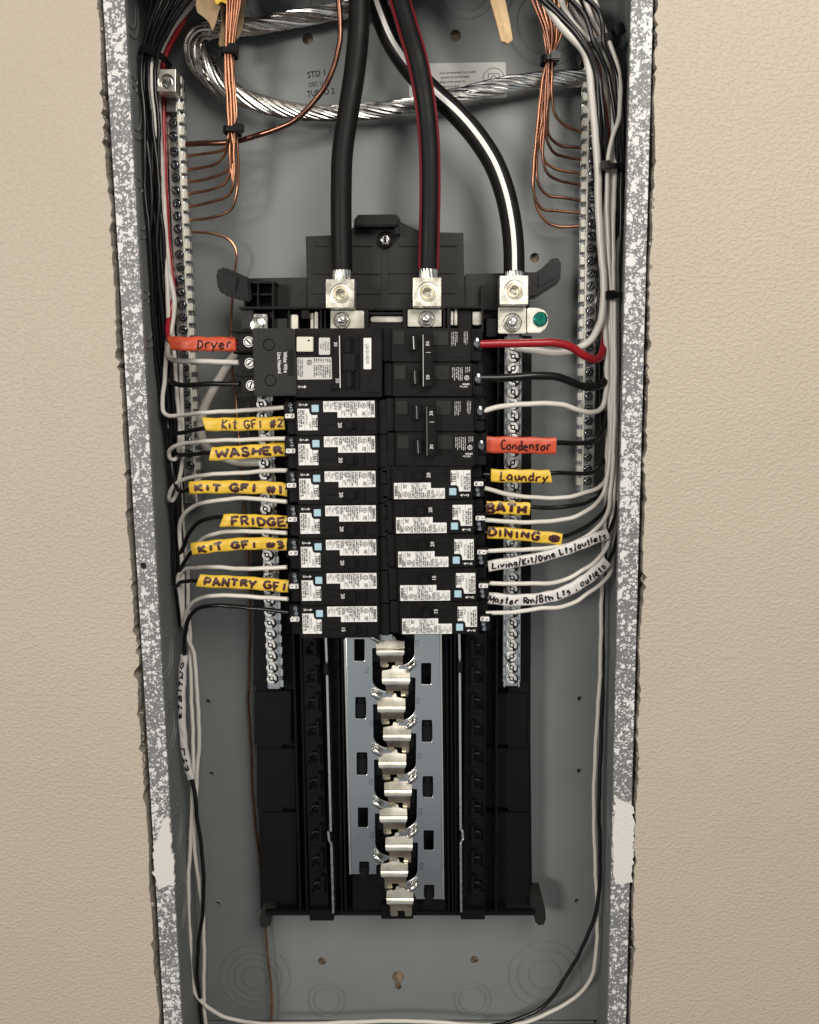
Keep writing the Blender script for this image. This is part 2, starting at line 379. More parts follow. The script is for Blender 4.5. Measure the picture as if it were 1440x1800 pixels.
for (x, y) in ((366, 1233), (372, 1360), (383, 1588), (1019, 1228), (1018, 1355), (1014, 1583)):
    bm = bmesh.new(); c = P(x, y, YB)
    lathe(bm, c, [(.0030, .0001), (.0026, -.0004), (.0020, -.0003), (.0018, .0030)], 16); obj('rivet_hole', bm, 'grey_paint', BOX)
# side walls
bm = bmesh.new(); wbox(bm, XL, XL + .0016, ZB - .01, ZT, .004, YB); lw = obj('side_wall', bm, 'grey_paint', BOX)
bm = bmesh.new(); wbox(bm, XR - .0016, XR, ZB - .01, ZT, .004, YB); obj('side_wall', bm, 'grey_paint', BOX)
bm = bmesh.new(); wbox(bm, XL, XR, ZB - .0116, ZB - .010, .004, YB); wbox(bm, XL + .0016, XR - .0016, ZB - .010, ZB - .0005, YB - .003, YB, .002); obj('bottom_wall', bm, 'grey_paint', BOX)
bm = bmesh.new(); wbox(bm, XL, XR, ZT, ZT + .0016, .004, YB); obj('top_wall', bm, 'grey_paint', BOX)
# flange: folded lips, the speckled paint is overspray
FI = .0142
hole_l = P(252, 995, .002)
bm = bmesh.new()
holed(bm, [[(XL, ZT + .0016), (XL + FI, ZT + .0016), (XL + FI, ZB - .0116), (XL, ZB - .0116)], [(hole_l.x + .0024 * math.cos(t), hole_l.z + .0024 * math.sin(t)) for t in [k * math.pi / 8 for k in range(16)]]], .002, .0018, .0004, id_)
obj('flange', bm, 'speckled_grey', BOX)
bm = bmesh.new(); wbox(bm, XR - FI, XR, ZB - .0116, ZT + .0016, .002, .0038, .0004); obj('flange', bm, 'speckled_grey', BOX)
bm = bmesh.new(); wbox(bm, XL + FI, XR - FI, ZB - .0116, ZB + .003, .002, .0038, .0004); obj('flange', bm, 'speckled_grey', BOX)
bm = bmesh.new(); wbox(bm, XL + FI, XR - FI, ZT - .012, ZT + .0016, .002, .0038, .0004); obj('flange', bm, 'speckled_grey', BOX)
# turned lip behind each flange
bm = bmesh.new(); wbox(bm, XL + FI - .0016, XL + FI, ZB, ZT, .0038, .0075); obj('lip', bm, 'grey_paint', BOX)
bm = bmesh.new(); wbox(bm, XR - FI, XR - FI + .0016, ZB, ZT, .0038, .0075); obj('lip', bm, 'grey_paint', BOX)
def knockout(cx, cz, radii, mapf, tab=0):
    """concentric punched discs, each a raised step"""
    k = 0; bm = bmesh.new()
    for j, r in enumerate(radii):
        n = 40
        prof = [(r + .0007, 0), (r + .0004, -.0006), (r - .0002, -.0006), (r - .0003, .0003), (r - .0007, .0003), (r - .0010, -.0002), (r - .0016, 0)]
        rings = []
        for rr, h in prof: rings.append([bm.verts.new(mapf(cx + rr * math.cos(2 * math.pi * i / n), cz + rr * math.sin(2 * math.pi * i / n), h)) for i in range(n)])
        for a, b in zip(rings, rings[1:]):
            for i in range(n): bm.faces.new((a[i], a[(i + 1) % n], b[(i + 1) % n], b[i])).smooth = True
        for t in (tab, tab + math.pi):   # the small bridges left between ring and plate
            a0 = mapf(cx + r * math.cos(t), cz + r * math.sin(t), -.0003)
            q = bmesh.ops.create_cube(bm, size=.0022, matrix=Matrix.Translation(a0) @ Matrix.Diagonal((1, .3, 1, 1)))
    bmesh.ops.recalc_face_normals(bm, faces=bm.faces[:])
    return obj('knockout', bm, 'grey_paint', BOX)
back_map = lambda a, b, h: Vector((a, YB + h, b))
sc = (P(710, 1700, YB) - P(700, 1700, YB)).length / 10
for (x, y, rr) in ((449, 1716, (62, 47, 36, 22)), (957, 1712, (64, 48, 28)), (574, 1757, (33, 23)), (830, 1756, (33, 24)), (822, -17, (29, 40)), (962, 38, (62, 46)), (500, -8, (58, 40))):
    c = P(x, y, YB); knockout(c.x, c.z, [k * sc for k in rr], back_map, math.radians(70 if y > 100 else 200))
for sx, xx in ((1, XL + .0016), (-1, XR - .0016)):
    for zz in (.28, .21, .14, .06, -.20, -.26, -.35, -.42):
        knockout(.048, zz, (.021, .015), (lambda sx, xx: lambda a, b, h: Vector((xx - sx * h, a, b)))(sx, xx), 1.2)
# stamped print on the back
for q in (('STD 1', 557, 130, 11, -8, .9, .01), ('DEC 11', 556, 148, 8.5, -6, .72, 0), ('TURBO 2', 564, 163, 10.5, -6, .85, .01), ('1', 580, 231, 8, 0, 1, .02)):
    bm = bmesh.new(); text(bm, q[0], q[1], q[2], q[3], YB - .0002, q[4], sx=q[5], bold=q[6]); obj('stamped_print', bm, 'ink_black', BOX)
# instruction sticker
STK = thing('instruction_sticker', 'white instruction sticker on the back of the box behind the aluminium cable', 'sticker', P(805, 143, YB))
bm = bmesh.new(); prism(bm, [(718, 112), (889, 109), (891, 172), (720, 177)], YB - .0003, YB - .00005); obj('sheet', bm, 'label_grey', STK)
bm = bmesh.new(); YS = YB - .0004
for i, s in enumerate(('is to be mounted on a solid', 'panel is to be bonded.', 'bonding screw prior to', 'ensure proper')):
    text(bm, s, (836, 826, 818, 808)[i], 126 + i * 8.3, 4.6, YS, -1, sx=.92, align='RIGHT', bold=.012)
annulus(bm, 868, 138, 18, 19, YS, n=32)
for (x0, y0, x1, y1) in ((858, 129, 878, 130), (858, 146, 878, 147), (858, 129, 859, 147), (877, 129, 878, 147)): flat(bm, [(x0, y0), (x1, y0), (x1, y1), (x0, y1)], YS)
annulus(bm, 868, 138, 5, 6.4, YS, n=4)
micro(bm, 760, 162, 880, 170, 1, YS, vert=False)
obj('print', bm, 'ink_black', STK)
# joint compound smears on the flange
def smear(poly, label, Y=.0006):
    rs = random.Random(int(poly[0][0])); out = []
    for (a, b) in zip(poly, poly[1:] + poly[:1]):
        n = max(2, int(math.hypot(b[0] - a[0], b[1] - a[1]) / 5))
        for k in range(n): out.append((a[0] + (b[0] - a[0]) * k / n + rs.gauss(0, 1.5), a[1] + (b[1] - a[1]) * k / n + rs.gauss(0, 1.8)))
    bm = bmesh.new(); prism(bm, out, Y, .0028, 0); o = obj('joint_compound_patch', bm, 'compound', base=P(*poly[0], Y)); tag(o, label, 'filler')
smear([(280, 1460), (291, 1437), (298, 1440), (301, 1480), (306, 1540), (307, 1556), (280, 1562), (272, 1548), (269, 1500)], 'white smear of joint compound across the left flange')
smear([(1081, 1402), (1096, 1405), (1114, 1417), (1116, 1440), (1113, 1500), (1110, 1550), (1083, 1556), (1077, 1530), (1078, 1460)], 'long white joint compound patch on the right flange with a scratch')
# paint and plaster crumbs clinging to both cut edges
bm = bmesh.new(); rs = random.Random(11)
for i in range(230):
    y = rs.uniform(-20, 1810); sd = rs.random() < .6
    x = (1156 - .02667 * y if sd else 172.5 + .06 * y) + rs.gauss(0, 1.6); c = P(x, y, rs.uniform(-.0004, .006)); s = rs.uniform(.0003, .0017) * (1.5 if rs.random() < .1 else 1)
    q = bmesh.ops.create_icosphere(bm, subdivisions=1, radius=s, matrix=Matrix.Translation(c) @ Matrix.Rotation(rs.random() * 3, 4, 'X') @ Matrix.Diagonal((.7, .5, 1.3, 1)))
o = obj('plaster_crumbs', bm, 'gypsum'); tag(o, 'pale plaster crumbs and torn paper along the cut edges of the wall', 'plaster', kind='stuff')
# ================================================================== SCREW MESHES
def cup_screw(rad, name, m, dome=False):
    """slotted screw over flat black discs that paint the shade of its recess"""
    bm = bmesh.new(); z = Vector((0, 0, 0)); h = rad; u = 1000; mpp = lambda a, b, Y: Vector((a / u, Y, b / u))
    if dome:
        lathe(bm, z, [(h, .0018), (h, -.0004), (h * .93, -.0010), (h * .80, -.0010), (h * .74, -.0004)], 24)
        sl = [(-.55 * h * u, -.12 * h * u), (.55 * h * u, -.12 * h * u), (.55 * h * u, .12 * h * u), (-.55 * h * u, .12 * h * u)]
        holed(bm, [ngon(0, 0, .64 * h * u, 24), sl], -.0013, .0014, .00022, mpp)
    else:
        # two half rings either side of the slot, and a bright centre
        for sg in (0, 1):
            a = [math.radians(d + 180 * sg) for d in range(16, 165, 12)]
            holed(bm, [[(h * u * math.cos(t), h * u * math.sin(t)) for t in a] + [(.50 * h * u * math.cos(t), .50 * h * u * math.sin(t)) for t in a[::-1]]], -.0014, .0022, .00022, mpp)
        lathe(bm, z, [(h * .30, .0006), (h * .26, -.0006), (0, -.0009)], 10)
        prism(bm, [(-.98 * h * u, -.10 * h * u), (-.72 * h * u, -.10 * h * u), (-.72 * h * u, .10 * h * u), (-.98 * h * u, .10 * h * u)], -.0008, .0006, 0, mpp)
    n0 = len(bm.faces)
    lathe(bm, z, [(.77 * h, .0006), (0, .0006)] if dome else [(h * 1.0, .0001), (0, .0001)], 20); bm.faces.ensure_lookup_table()
    if not dome: lathe(bm, Vector((h * .30, 0, h * .12)), [(h * 1.05, -.0001), (0, -.0001)], 20)
    for f_ in list(bm.faces)[n0:]: f_.material_index = 1  # black discs, one set off to the side: recess shade put into colour
    me = mesh_from(bm, name); me.materials.append(M[m]); me.materials.append(M['ink_black']); return me
SC_N = cup_screw(.0040, 'neutral_bar_screw', 'screw_metal'); SC_G = cup_screw(.0037, 'ground_bar_screw', 'dark_zinc', True); SC_H = cup_screw(.0040, 'holding_screw', 'screw_metal', True)
def vline(x0, y0, y): return x0 + (851 - x0) / (11204 - y0) * (y - y0)
def ground_bar(label, side, xe, y0, y1, sy, dx, Yf):
    """xe = photo x of the bright front edge at y=200; side +1: teeth to the right"""
    T = thing('ground_bar', label, 'terminal bar', P(vline(xe, 200, y1), y1, Yf), 'ground bars on the back of the box')
    e0, e1 = vline(xe, 200, y0), vline(xe, 200, y1); w = 21 * side
    bm = bmesh.new(); prism(bm, [(e0 - w, y0), (e0, y0), (e1, y1), (e1 - w, y1)][::1 if side > 0 else -1], Yf, Yf + .009, .0006); obj('bar', bm, 'zinc', T)
    bm = bmesh.new(); prism(bm, [(e0, y0), (e0 + 12 * side, y0), (e1 + 11 * side, y1), (e1, y1)], Yf + .006, Yf + .010, 0); obj('rail', bm, 'dark_zinc', T)
    bm = bmesh.new()
    y = y0 + 6
    while y < y1 - 14:
        e = vline(xe, 200, y + 7); box(bm, min(e + 1.5 * side, e + 9 * side), y, max(e + 1.5 * side, e + 9 * side), y + 13.0, Yf + .0012, Yf + .008, .0003)
        y += 22.4 - (y - 200) * .0019
    o = obj('teeth', bm, 'edge_metal', T); o['kind'] = 'stuff'
    bm = bmesh.new(); prism(bm, [(e0 - 2.6 * side, y0), (e0 + .4 * side, y0), (e1 + .4 * side, y1), (e1 - 2.6 * side, y1)][::1 if side > 0 else -1], Yf - .0012, Yf + .001, .0003); obj('front_edge', bm, 'edge_metal', T)
    rs = random.Random(int(xe))
    for yy in sy:
        e = vline(xe, 200, yy)
        inst('screw', SC_G, T, P(e - dx * side + rs.uniform(-.8, .8), yy, Yf - .0008), rs.uniform(0, 3.1))
    return T
ys = [198, 217, 240]; y = 267.5
while y < 880: ys.append(y); y += 22.7 - (y - 260) * .0024
gl = ground_bar('left ground bar with a square lug at its top and bare copper wires', 1, 313, 128, 884, ys, 9, .074)
ys = [128 + 22 * i for i in range(7)]; y = ys[-1] + 22.4
while y < 862: ys.append(y); y += 22.3 - (y - 260) * .0022
gr = ground_bar('right ground bar partly behind the white and black wire bundle', -1, 1033.8, 112, 868, ys, 9.5, .074)
# square lug on the left bar
bm = bmesh.new(); holed(bm, [rnd(292.5, 141, 16.5, 20, 1.5), ngon(292, 143, 13.2, 24)], .052, .0125, .0004); obj('lug', bm, 'lug_metal', gl)
bm = bmesh.new(); c = P(292, 143, .052); lathe(bm, c, [(.0052, .010), (.0052, .0025), (.0044, .0018), (.0034, .0018), (.0030, .0024)], 20); lathe(bm, c, [(.0031, .0022), (.0029, .009), (0, .009)], 6); lathe(bm, c, [(.0057, .0115), (.0057, .005), (.0050, .005)], 24); obj('lug_screw', bm, 'zinc', gl)
bm = bmesh.new(); box(bm, 292, 158, 311, 196, .068, .076, .0005); obj('bracket', bm, 'zinc', gl)
# ================================================================== BASE (black plastic interior)
BASE = thing('bus_assembly', 'black plastic bus assembly carrying the silver bus plates and three feeder lugs', 'bus assembly', P(700, 1609, .080))
def bpart(name, fn, m='base_plastic', parent=None):
    bm = bmesh.new(); fn(bm); return obj(name, bm, m, parent or BASE)
def f(bm):
    prism(bm, [(437, 540), (880, 540), (926, 600), (936, 1609), (466, 1609), (437, 700)], .078, .088, .001)
bpart('tray', f, 'black_moulded')
def f(bm):
    prism(bm, [(537, 415), (607, 412), (622, 398), (622, 386), (629, 377), (697, 376), (703, 383), (705, 390), (741, 407), (815, 409), (817, 545), (541, 545)], .064, .076, .001)
    prism(bm, [(436, 489), (541, 487), (541, 560), (436, 560)], .066, .078, .001)
    prism(bm, [(817, 481), (930, 479), (932, 560), (817, 560)], .066, .078, .001)
bpart('upper_plate', f, 'base_plastic')
for (x0, y0, x1, y1) in ((549, 438, 671, 482), (683, 438, 801, 481), (549, 487, 671, 517), (683, 486, 801, 516), (553, 420, 655, 433), (700, 416, 805, 433)):
    bpart('raised_panel', lambda bm: box(bm, x0, y0, x1, y1, .0628, .0645, .0004))
bpart('tab', lambda bm: (prism(bm, [(626, 378), (697, 377), (699, 397), (624, 398)], .052, .066, .001), prism(bm, [(690, 392), (702, 386), (703, 412), (696, 412)], .056, .066, .0006)), 'black_plastic')
def f(bm): lathe(bm, P(677, 421, .062), [(.0062, .004), (.0062, -.0008), (.0052, -.0012), (.0050, .0006), (0, .0006)], 24)
bpart('screw_boss', f, 'black_moulded')
def f(bm): lathe(bm, P(677, 421, .060), [(.0040, .003), (.0040, 0), (.0034, -.0004)], 24); holed(bm, [ngon(677, 421, 7.6, 6), [(675.8, 414.5), (678.2, 414.5), (678.6, 427.5), (676.2, 427.5)]], .0588, .0022, .0003)
bpart('mounting_screw', f, 'bright_zinc')
# handles (wings)
def f(bm):
    prism(bm, [(379, 478), (386, 469), (396, 470), (438, 488), (442, 531), (421, 526), (391, 517), (382, 508)], .046, .056, .0015)
    prism(bm, [(383, 483), (391, 474), (420, 487), (415, 516), (392, 510), (386, 502)], .0445, .047, .001)
bpart('handle', f, 'shiny_black')
def f(bm):
    prism(bm, [(921, 478), (942, 478), (954, 470), (970, 454), (982, 453), (987, 462), (986, 490), (980, 499), (942, 523), (926, 525)], .046, .056, .0015)
    prism(bm, [(944, 482), (972, 460), (981, 462), (980, 488), (945, 508)], .0445, .047, .001)
bpart('handle', f, 'shiny_black')
if 1:
    for (x0, y0, x1, y1, a, b) in ((424, 494, 484, 498, .05, .066), (426, 516, 482, 519, .052, .066), (420, 539, 583, 543, .046, .066), (428, 498, 432, 545, .05, .066), (452, 498, 455, 539, .05, .066),
                                   (478, 496, 482, 578, .05, .066), (506, 545, 510, 578, .05, .07), (530, 545, 544, 560, .048, .07), (562, 545, 566, 578, .046, .07), (570, 545, 573, 578, .046, .07),
                                   (640, 545, 648, 578, .044, .07), (648, 549, 709, 553, .046, .07), (648, 568, 709, 578, .046, .07), (708, 545, 715, 578, .044, .07), (779, 545, 783, 578, .046, .07),
                                   (786, 540, 792, 578, .046, .07), (806, 545, 829, 578, .052, .07), (846, 540, 850, 585, .046, .07), (855, 560, 874, 592, .052, .07), (783, 538, 848, 542, .046, .066), (845, 500, 878, 545, .058, .07)):
        bpart('rib', lambda bm: box(bm, x0, y0, x1, y1, a, b, .0004), 'black_plastic')
bpart('terminal_housing', lambda bm: box(bm, 425, 545, 446, 578, .050, .07, .0006), 'base_plastic')
bpart('terminal_housing', lambda bm: box(bm, 482, 560, 506, 600, .054, .07, .0006), 'base_plastic')
# steel pieces of the bus tops seen between the ribs
for (x0, y0, x1, y1) in ((511, 553, 524, 585), (546, 550, 551, 585), (553, 548, 559, 585), (793, 546, 797, 572), (799, 544, 804, 572), (831, 548, 845, 571)):
    bpart('bus_tab', lambda bm: box(bm, x0, y0, x1, y1, .052, .064, .0005), 'nickel')
bpart('cross_bar', lambda bm: box(bm, 652, 556, 708, 566, .050, .054, .0006), 'nickel')
# main lugs
def lug(cx, cy, px0, px1, py0, py1, nx, ny, nr):
    def f(bm): holed(bm, [rnd(cx, cy, 25, 25.5, 1.2), ngon(cx + .5, cy, 17.5, 28)], .032, .018, .0004)
    L = bpart('feeder_lug', f, 'lug_metal')
    bm = bmesh.new(); c = P(cx + .5, cy, .032)
    lathe(bm, c, [(.0073, .016), (.0073, .003), (.0073, .0010), (.0066, .0004), (.0056, .0004), (.0051, .0012), (.0045, .0020), (.0040, .0010), (.0036, .0010), (.0034, .008), (.0024, .0085), (.0020, .0072), (0, .0070)], 28)
    obj('set_screw', bm, 'lug_metal', L)
    Q = bpart('lug_plate', lambda bm: box(bm, px0, py0, px1, py1, .044, .047, .0005), 'nickel')
    bm = bmesh.new(); c = P(nx, ny, .0425)
    lathe(bm, c, [(nr * 1.25, .0015), (nr * 1.25, .0003), (nr * 1.15, 0)], 28); lathe(bm, c, [(nr * .98, .001), (nr, -.0028), (nr * .9, -.0034), (nr * .62, -.0034), (nr * .55, -.0024)], 6)
    lathe(bm, c, [(nr * .56, -.002), (nr * .56, -.0048), (nr * .42, -.0054), (nr * .2, -.0054), (nr * .16, -.0046), (0, -.0046)], 20)
    obj('nut', bm, 'bright_zinc', Q)
    return L
lug(598, 516, 581, 640, 546, 578, 601, 563, .0050)
lug(751, 513.5, 717, 776, 544, 574, 750, 561, .0050)
lug(904, 510, 876, 925, 540, 586, 901, 567, .0056)
bpart('strap', lambda bm: prism(bm, [(927, 541), (945, 541), (957, 545), (963, 554), (964, 566), (959, 578), (949, 585), (927, 585)], .045, .047, .0006), 'nickel')
def f(bm):
    lathe(bm, P(950, 561, .0445), [(.0053, .002), (.0053, -.0010), (.0044, -.0016)], 24)
    holed(bm, [ngon(950, 561, 10.8, 24), [(948.8, 552), (952, 552), (953, 571), (949.8, 571)]], .0428, .0016, .0003); lathe(bm, P(950, 561, .0440), [(.004, 0), (0, 0)], 16)
bpart('green_bonding_screw', f, 'green_screw')
# exposed aluminium strands under each feeder are built with the feeders
# tray relief: long rails, hook rows, side shelves
def strip(name, x0, y0, x1, y1, w, Yf, Yb, m, bev=.0004):
    bpart(name, lambda bm: prism(bm, [(x0 - w, y0), (x0 + w, y0), (x1 + w, y1), (x1 - w, y1)], Yf, Yb, bev), m)
strip('side_shelf', 462, 700, 480, 1600, 22, .074, .079, 'black_moulded'); strip('side_shelf', 915, 590, 912, 1600, 20, .074, .079, 'black_moulded')
for (x, y0, x2, y1) in ((505, 700, 528, 1606), (519, 700, 540, 1606), (601, 1113, 608, 1606), (594, 1113, 601, 1606), (785, 1113, 789, 1606), (793, 1113, 796, 1606), (800, 1113, 802, 1606), (856, 700, 850, 1606), (876, 590, 872, 1606)):
    strip('ridge', x, y0, x2, y1, 1.8, .060, .079, 'black_moulded')
strip('column', 700, 590, 702, 1604, 82, .064, .079, 'black_moulded')
strip('hook_rail', 545, 1113, 562, 1606, 16, .062, .079, 'black_moulded'); strip('hook_rail', 836, 1113, 832, 1606, 18, .062, .079, 'black_moulded')
for i in range(10):   # round breaker hooks
    y = 1140 + 48.5 * i - i * i * .25
    for x, s in ((vline(547, 1140, y), 1), (vline(838, 1140, y), -1)):
        def f(bm):
            lathe(bm, P(x, y, .060), [(.0046, .003), (.0046, -.002), (.0036, -.0026), (.0030, -.002), (.0028, .001), (0, .001)], 16)
            box(bm, x - 11, y + 11, x + 11, y + 17, .057, .064, .0005); box(bm, x + 7 * s - 3, y - 16, x + 7 * s + 3, y + 12, .0565, .064, .0005)
        bpart('breaker_hook', f, 'black_moulded')
for (x0, y0, x1, y1) in ((447, 1215, 512, 1309), (452, 1316, 520, 1420), (462, 1428, 522, 1590), (872, 1218, 927, 1309), (852, 1316, 930, 1420), (852, 1428, 931, 1590), (870, 600, 924, 640), (870, 648, 924, 700), (858, 708, 924, 760), (858, 768, 924, 860), (858, 868, 924, 980), (858, 990, 924, 1120), (440, 800, 512, 905), (442, 912, 516, 1040), (446, 1048, 520, 1208)):
    bpart('shelf_panel', lambda bm: box(bm, x0, y0, x1, y1, .0722, .0745, .0005), 'black_moulded')
bpart('foot', lambda bm: (prism(bm, [(463, 1590), (480, 1594), (490, 1600), (520, 1602), (520, 1609), (478, 1611), (475, 1628), (466, 1633), (458, 1630), (456, 1618), (460, 1600)], .066, .084, .0012)), 'base_plastic')
bpart('foot', lambda bm: (prism(bm, [(932, 1573), (952, 1573), (959, 1600), (960, 1618), (956, 1627), (947, 1628), (941, 1621), (938, 1607), (890, 1606), (890, 1596), (932, 1596)], .066, .084, .0012)), 'base_plastic')
for q in ((466, 1602, 940, 1610, .062), (544, 1600, 587, 1619, .056), (810, 1600, 853, 1617, .056), (670, 1590, 727, 1616, .058)):
    bpart('lower_edge' if q[0] == 466 else 'end_block', lambda bm: box(bm, *q, .084, .0006), 'black_moulded')
# narrow bright rails
def rail(pts):
    def f(bm):
        for (a, b) in zip(pts, pts[1:]): prism(bm, [(a[0] - 1.9, a[1]), (a[0] + 1.9, a[1]), (b[0] + 1.9, b[1]), (b[0] - 1.9, b[1])], .050, .066, .0003)
    bpart('steel_edge', f, 'bright_zinc')
rail([(572.5, 1114), (574.5, 1168)]); rail([(575, 1187), (581.5, 1462)]); rail([(577, 1462), (578.5, 1477), (582.5, 1484)]); rail([(582.5, 1484), (586, 1606)])
rail([(807.5, 1114), (808.5, 1164)]); rail([(808.5, 1183), (810, 1460)]); rail([(813, 1460), (814, 1475), (810.5, 1482)]); rail([(810, 1482), (811, 1604)])
bpart('rail_clip', lambda bm: box(bm, 569, 1168, 577, 1187, .046, .066, .0008), 'shiny_black'); bpart('rail_clip', lambda bm: box(bm, 805, 1164, 813, 1183, .046, .066, .0008), 'shiny_black')
# bus plates
def arc_side(y0, y1, xa, xb, sgn, first, n):
    """scalloped inner edge"""
    out = []
    return out
def scallop(x_out, x_in, ya, yb, lead, n=6):
    """edge points for one window: back at x_out between ya and yb, then a curve to x_in"""
    o = [(x_in, ya), (x_out, ya + 3), (x_out, yb - 22)]
    for k in range(1, n + 1):
        a = math.pi / 2 * k / n; o.append((x_out + (x_in - x_out) * (1 - math.cos(a)), yb - 22 + 22 * math.sin(a)))
    return o
def slot(x0, y0, x1, y1): return rnd((x0 + x1) / 2, (y0 + y1) / 2, (x1 - x0) / 2, (y1 - y0) / 2, 2)
def f(bm):
    e = []
    for i, (ya, yb) in enumerate(((1137, 1217), (1236, 1316), (1333, 1410), (1428, 1505))):
        e += scallop(655 + i * 1.6, 690, ya, yb, 1)
    holed(bm, [[(608, 1120), (618, 1115), (690, 1115)] + e + [(690, 1507), (662, 1522), (662, 1537), (618, 1537)],
               slot(623, 1124, 641, 1162), slot(625, 1226, 643, 1263), slot(627.5, 1323, 645.5, 1362), slot(629.5, 1420, 647, 1454), slot(632, 1515, 648.5, 1535)], .052, .002, .0004)
bus = bpart('bus_plate', f, 'tin_plate'); bus['label'] = 'left bus plate'
bm = bmesh.new(); prism(bm, [(604.5, 1124), (607.8, 1122), (617.8, 1537), (614.5, 1537)], .0535, .060, 0); obj('folded_edge', bm, 'nickel', bus)
def f(bm):
    e = []
    for i, (ya, yb) in enumerate(((1100, 1170), (1189, 1267), (1287, 1363), (1385, 1458), (1479, 1552))):
        e += scallop(728.5 + i * 1.4, 700, ya, yb, 1)
    e += [(700, 1556), (728, 1570), (731, 1580)]
    holed(bm, [[(773, 1110), (778, 1581), (731, 1581)][::1] + e[::-1][1:],
               slot(740.6, 1166, 758, 1203), slot(742, 1266, 759.5, 1304), slot(743.5, 1365, 761, 1401), slot(745, 1460, 762.5, 1494), slot(746, 1556, 763, 1578)], .052, .002, .0004)
bus2 = bpart('bus_plate', f, 'tin_plate'); bus2['label'] = 'right bus plate'
bm = bmesh.new(); prism(bm, [(773.4, 1112), (776.4, 1114), (781, 1581), (778, 1581)], .0535, .060, 0); obj('folded_edge', bm, 'nickel', bus2)
for L in ([(634, 1226, 1263), (636.5, 1323, 1362), (640.5, 1515, 1548)], [(751, 1266, 1304), (752, 1365, 1401), (754.5, 1556, 1592)]):
    for (x, y0, y1) in L: bpart('latch', lambda bm: (box(bm, x - 7.5, y0 + 9, x + 7.5, y1, .0495, .066, .0012), box(bm, x - 7, y0 + 2.5, x + 7, y0 + 9, .0515, .066, .001)), 'shiny_black')
# embossed marks of the bus plates
bm = bmesh.new()
for i, (x, y) in enumerate(((733, 1131), (734, 1232), (737, 1329), (739, 1427), (740.5, 1523))): text(bm, 'CU', x, y, 7, .0517, 90, sx=.8)
for (x, y) in ((645, 1178), (652, 1272), (652, 1374), (654, 1468)): text(bm, 'CU', x, y, 6.5, .0517, 90, sx=.8)
obj('embossing', bm, 'dark_zinc', BASE)
# stab clips
def clip(cx, y, k):
    s = k
    rows = [(-22, -6, 8, .0530), (-16, -8, 10, .0520), (-14, -15, 17, .0517), (-13, -24, 25, .0515), (-6, -24.5, 25, .0505), (-1.4, -24.5, 25, .0498), (-.4, -24.5, 25, .0512), (.6, -24.5, 25, .0512), (1.4, -24.5, 25, .0488), (5, -24.5, 25, .0478), (10, -24, 24, .0474), (12.5, -18.5, 22, .0476)]
    bm = bmesh.new(); prev = None
    for (dy, a, b, Y) in rows:
        r = [bm.verts.new(P(cx + (a + (b - a) * t / 6) * s, y + dy * s, Y)) for t in range(7)]
        if prev:
            for i in range(6): bm.faces.new((prev[i], prev[i + 1], r[i + 1], r[i])).smooth = abs(dy) > 1.5
        prev = r
    lowr = [(18, -17.5, 22, .0484), (23, -17.5, 22, .0496)]
    for (dy, a, b, Y) in lowr:
        r = [bm.verts.new(P(cx + (a + (b - a) * t / 6) * s, y + dy * s, Y)) for t in range(7)]
        for i in range(6): bm.faces.new((prev[i], prev[i + 1], r[i + 1], r[i])).smooth = True
        prev = r
    for (a, b) in ((-17.5, -3), (9, 22)):    # two legs left and right of the notch
        q = [bm.verts.new(P(cx + x * s, y + dy * s, Y)) for (x, dy, Y) in ((a, 23.02, .0496), (b - (2 if a < 0 else 0) + (0 if a < 0 else 0), 23.02, .0496), (b, 30, .0522), (b - 2, 33, .0536), (a + 2, 33, .0536), (a, 30, .0522))]
        bm.faces.new(q)
    bmesh.ops.remove_doubles(bm, verts=bm.verts[:], dist=1e-5)
    bmesh.ops.recalc_face_normals(bm, faces=bm.faces[:])
    g = bm.faces[:]; r = bmesh.ops.extrude_face_region(bm, geom=g)
    for v in [e for e in r['geom'] if isinstance(e, bmesh.types.BMVert)]: v.co.y += .0012
    bmesh.ops.recalc_face_normals(bm, faces=bm.faces[:])
    return obj('stab_clip', bm, 'nickel', BASE)
cy = [1140.6, 1191.7, 1241, 1291.2, 1339, 1388.5, 1435, 1485, 1531, 1579]
for i, y in enumerate(cy):
    left = i % 2 == 0; cx = (686 + (y - 1140) * .018) if left else (696 + (y - 1190) * .018)
    clip(cx, y, 1.0 - .0001 * (y - 1140))
    bpart('clip_block', lambda bm: box(bm, cx - (30 if left else 16), y - 20, cx + (20 if left else 30), y + 24, .0565, .066, .001), 'shiny_black')
for (x, y, a) in [(660, 1123, 35), (661.6, 1223, 35), (663.4, 1322, 35), (664.6, 1415, 35), (665.6, 1510, 35)] + [(722.6, 1172, -42), (723.5, 1273, -42), (725, 1370, -42), (725.5, 1465, -42), (726.5, 1560, -42)]:
    d = Vector((math.cos(math.radians(a)), 0, -math.sin(math.radians(a)))) * .0034; c = P(x, y, .0482)
    bm = bmesh.new(); path = [c - d * 1.45, c - d * 1.35, c - d * 1.05, c, c + d * 1.05, c + d * 1.35, c + d * 1.45]; rr = [.0003, .0014, .0022, .0023, .0022, .0014, .0003]
    tube(bm, path, lambda t: rr[min(6, int(round(t * 6)))], 12); obj('stake', bm, 'bright_zinc', BASE)
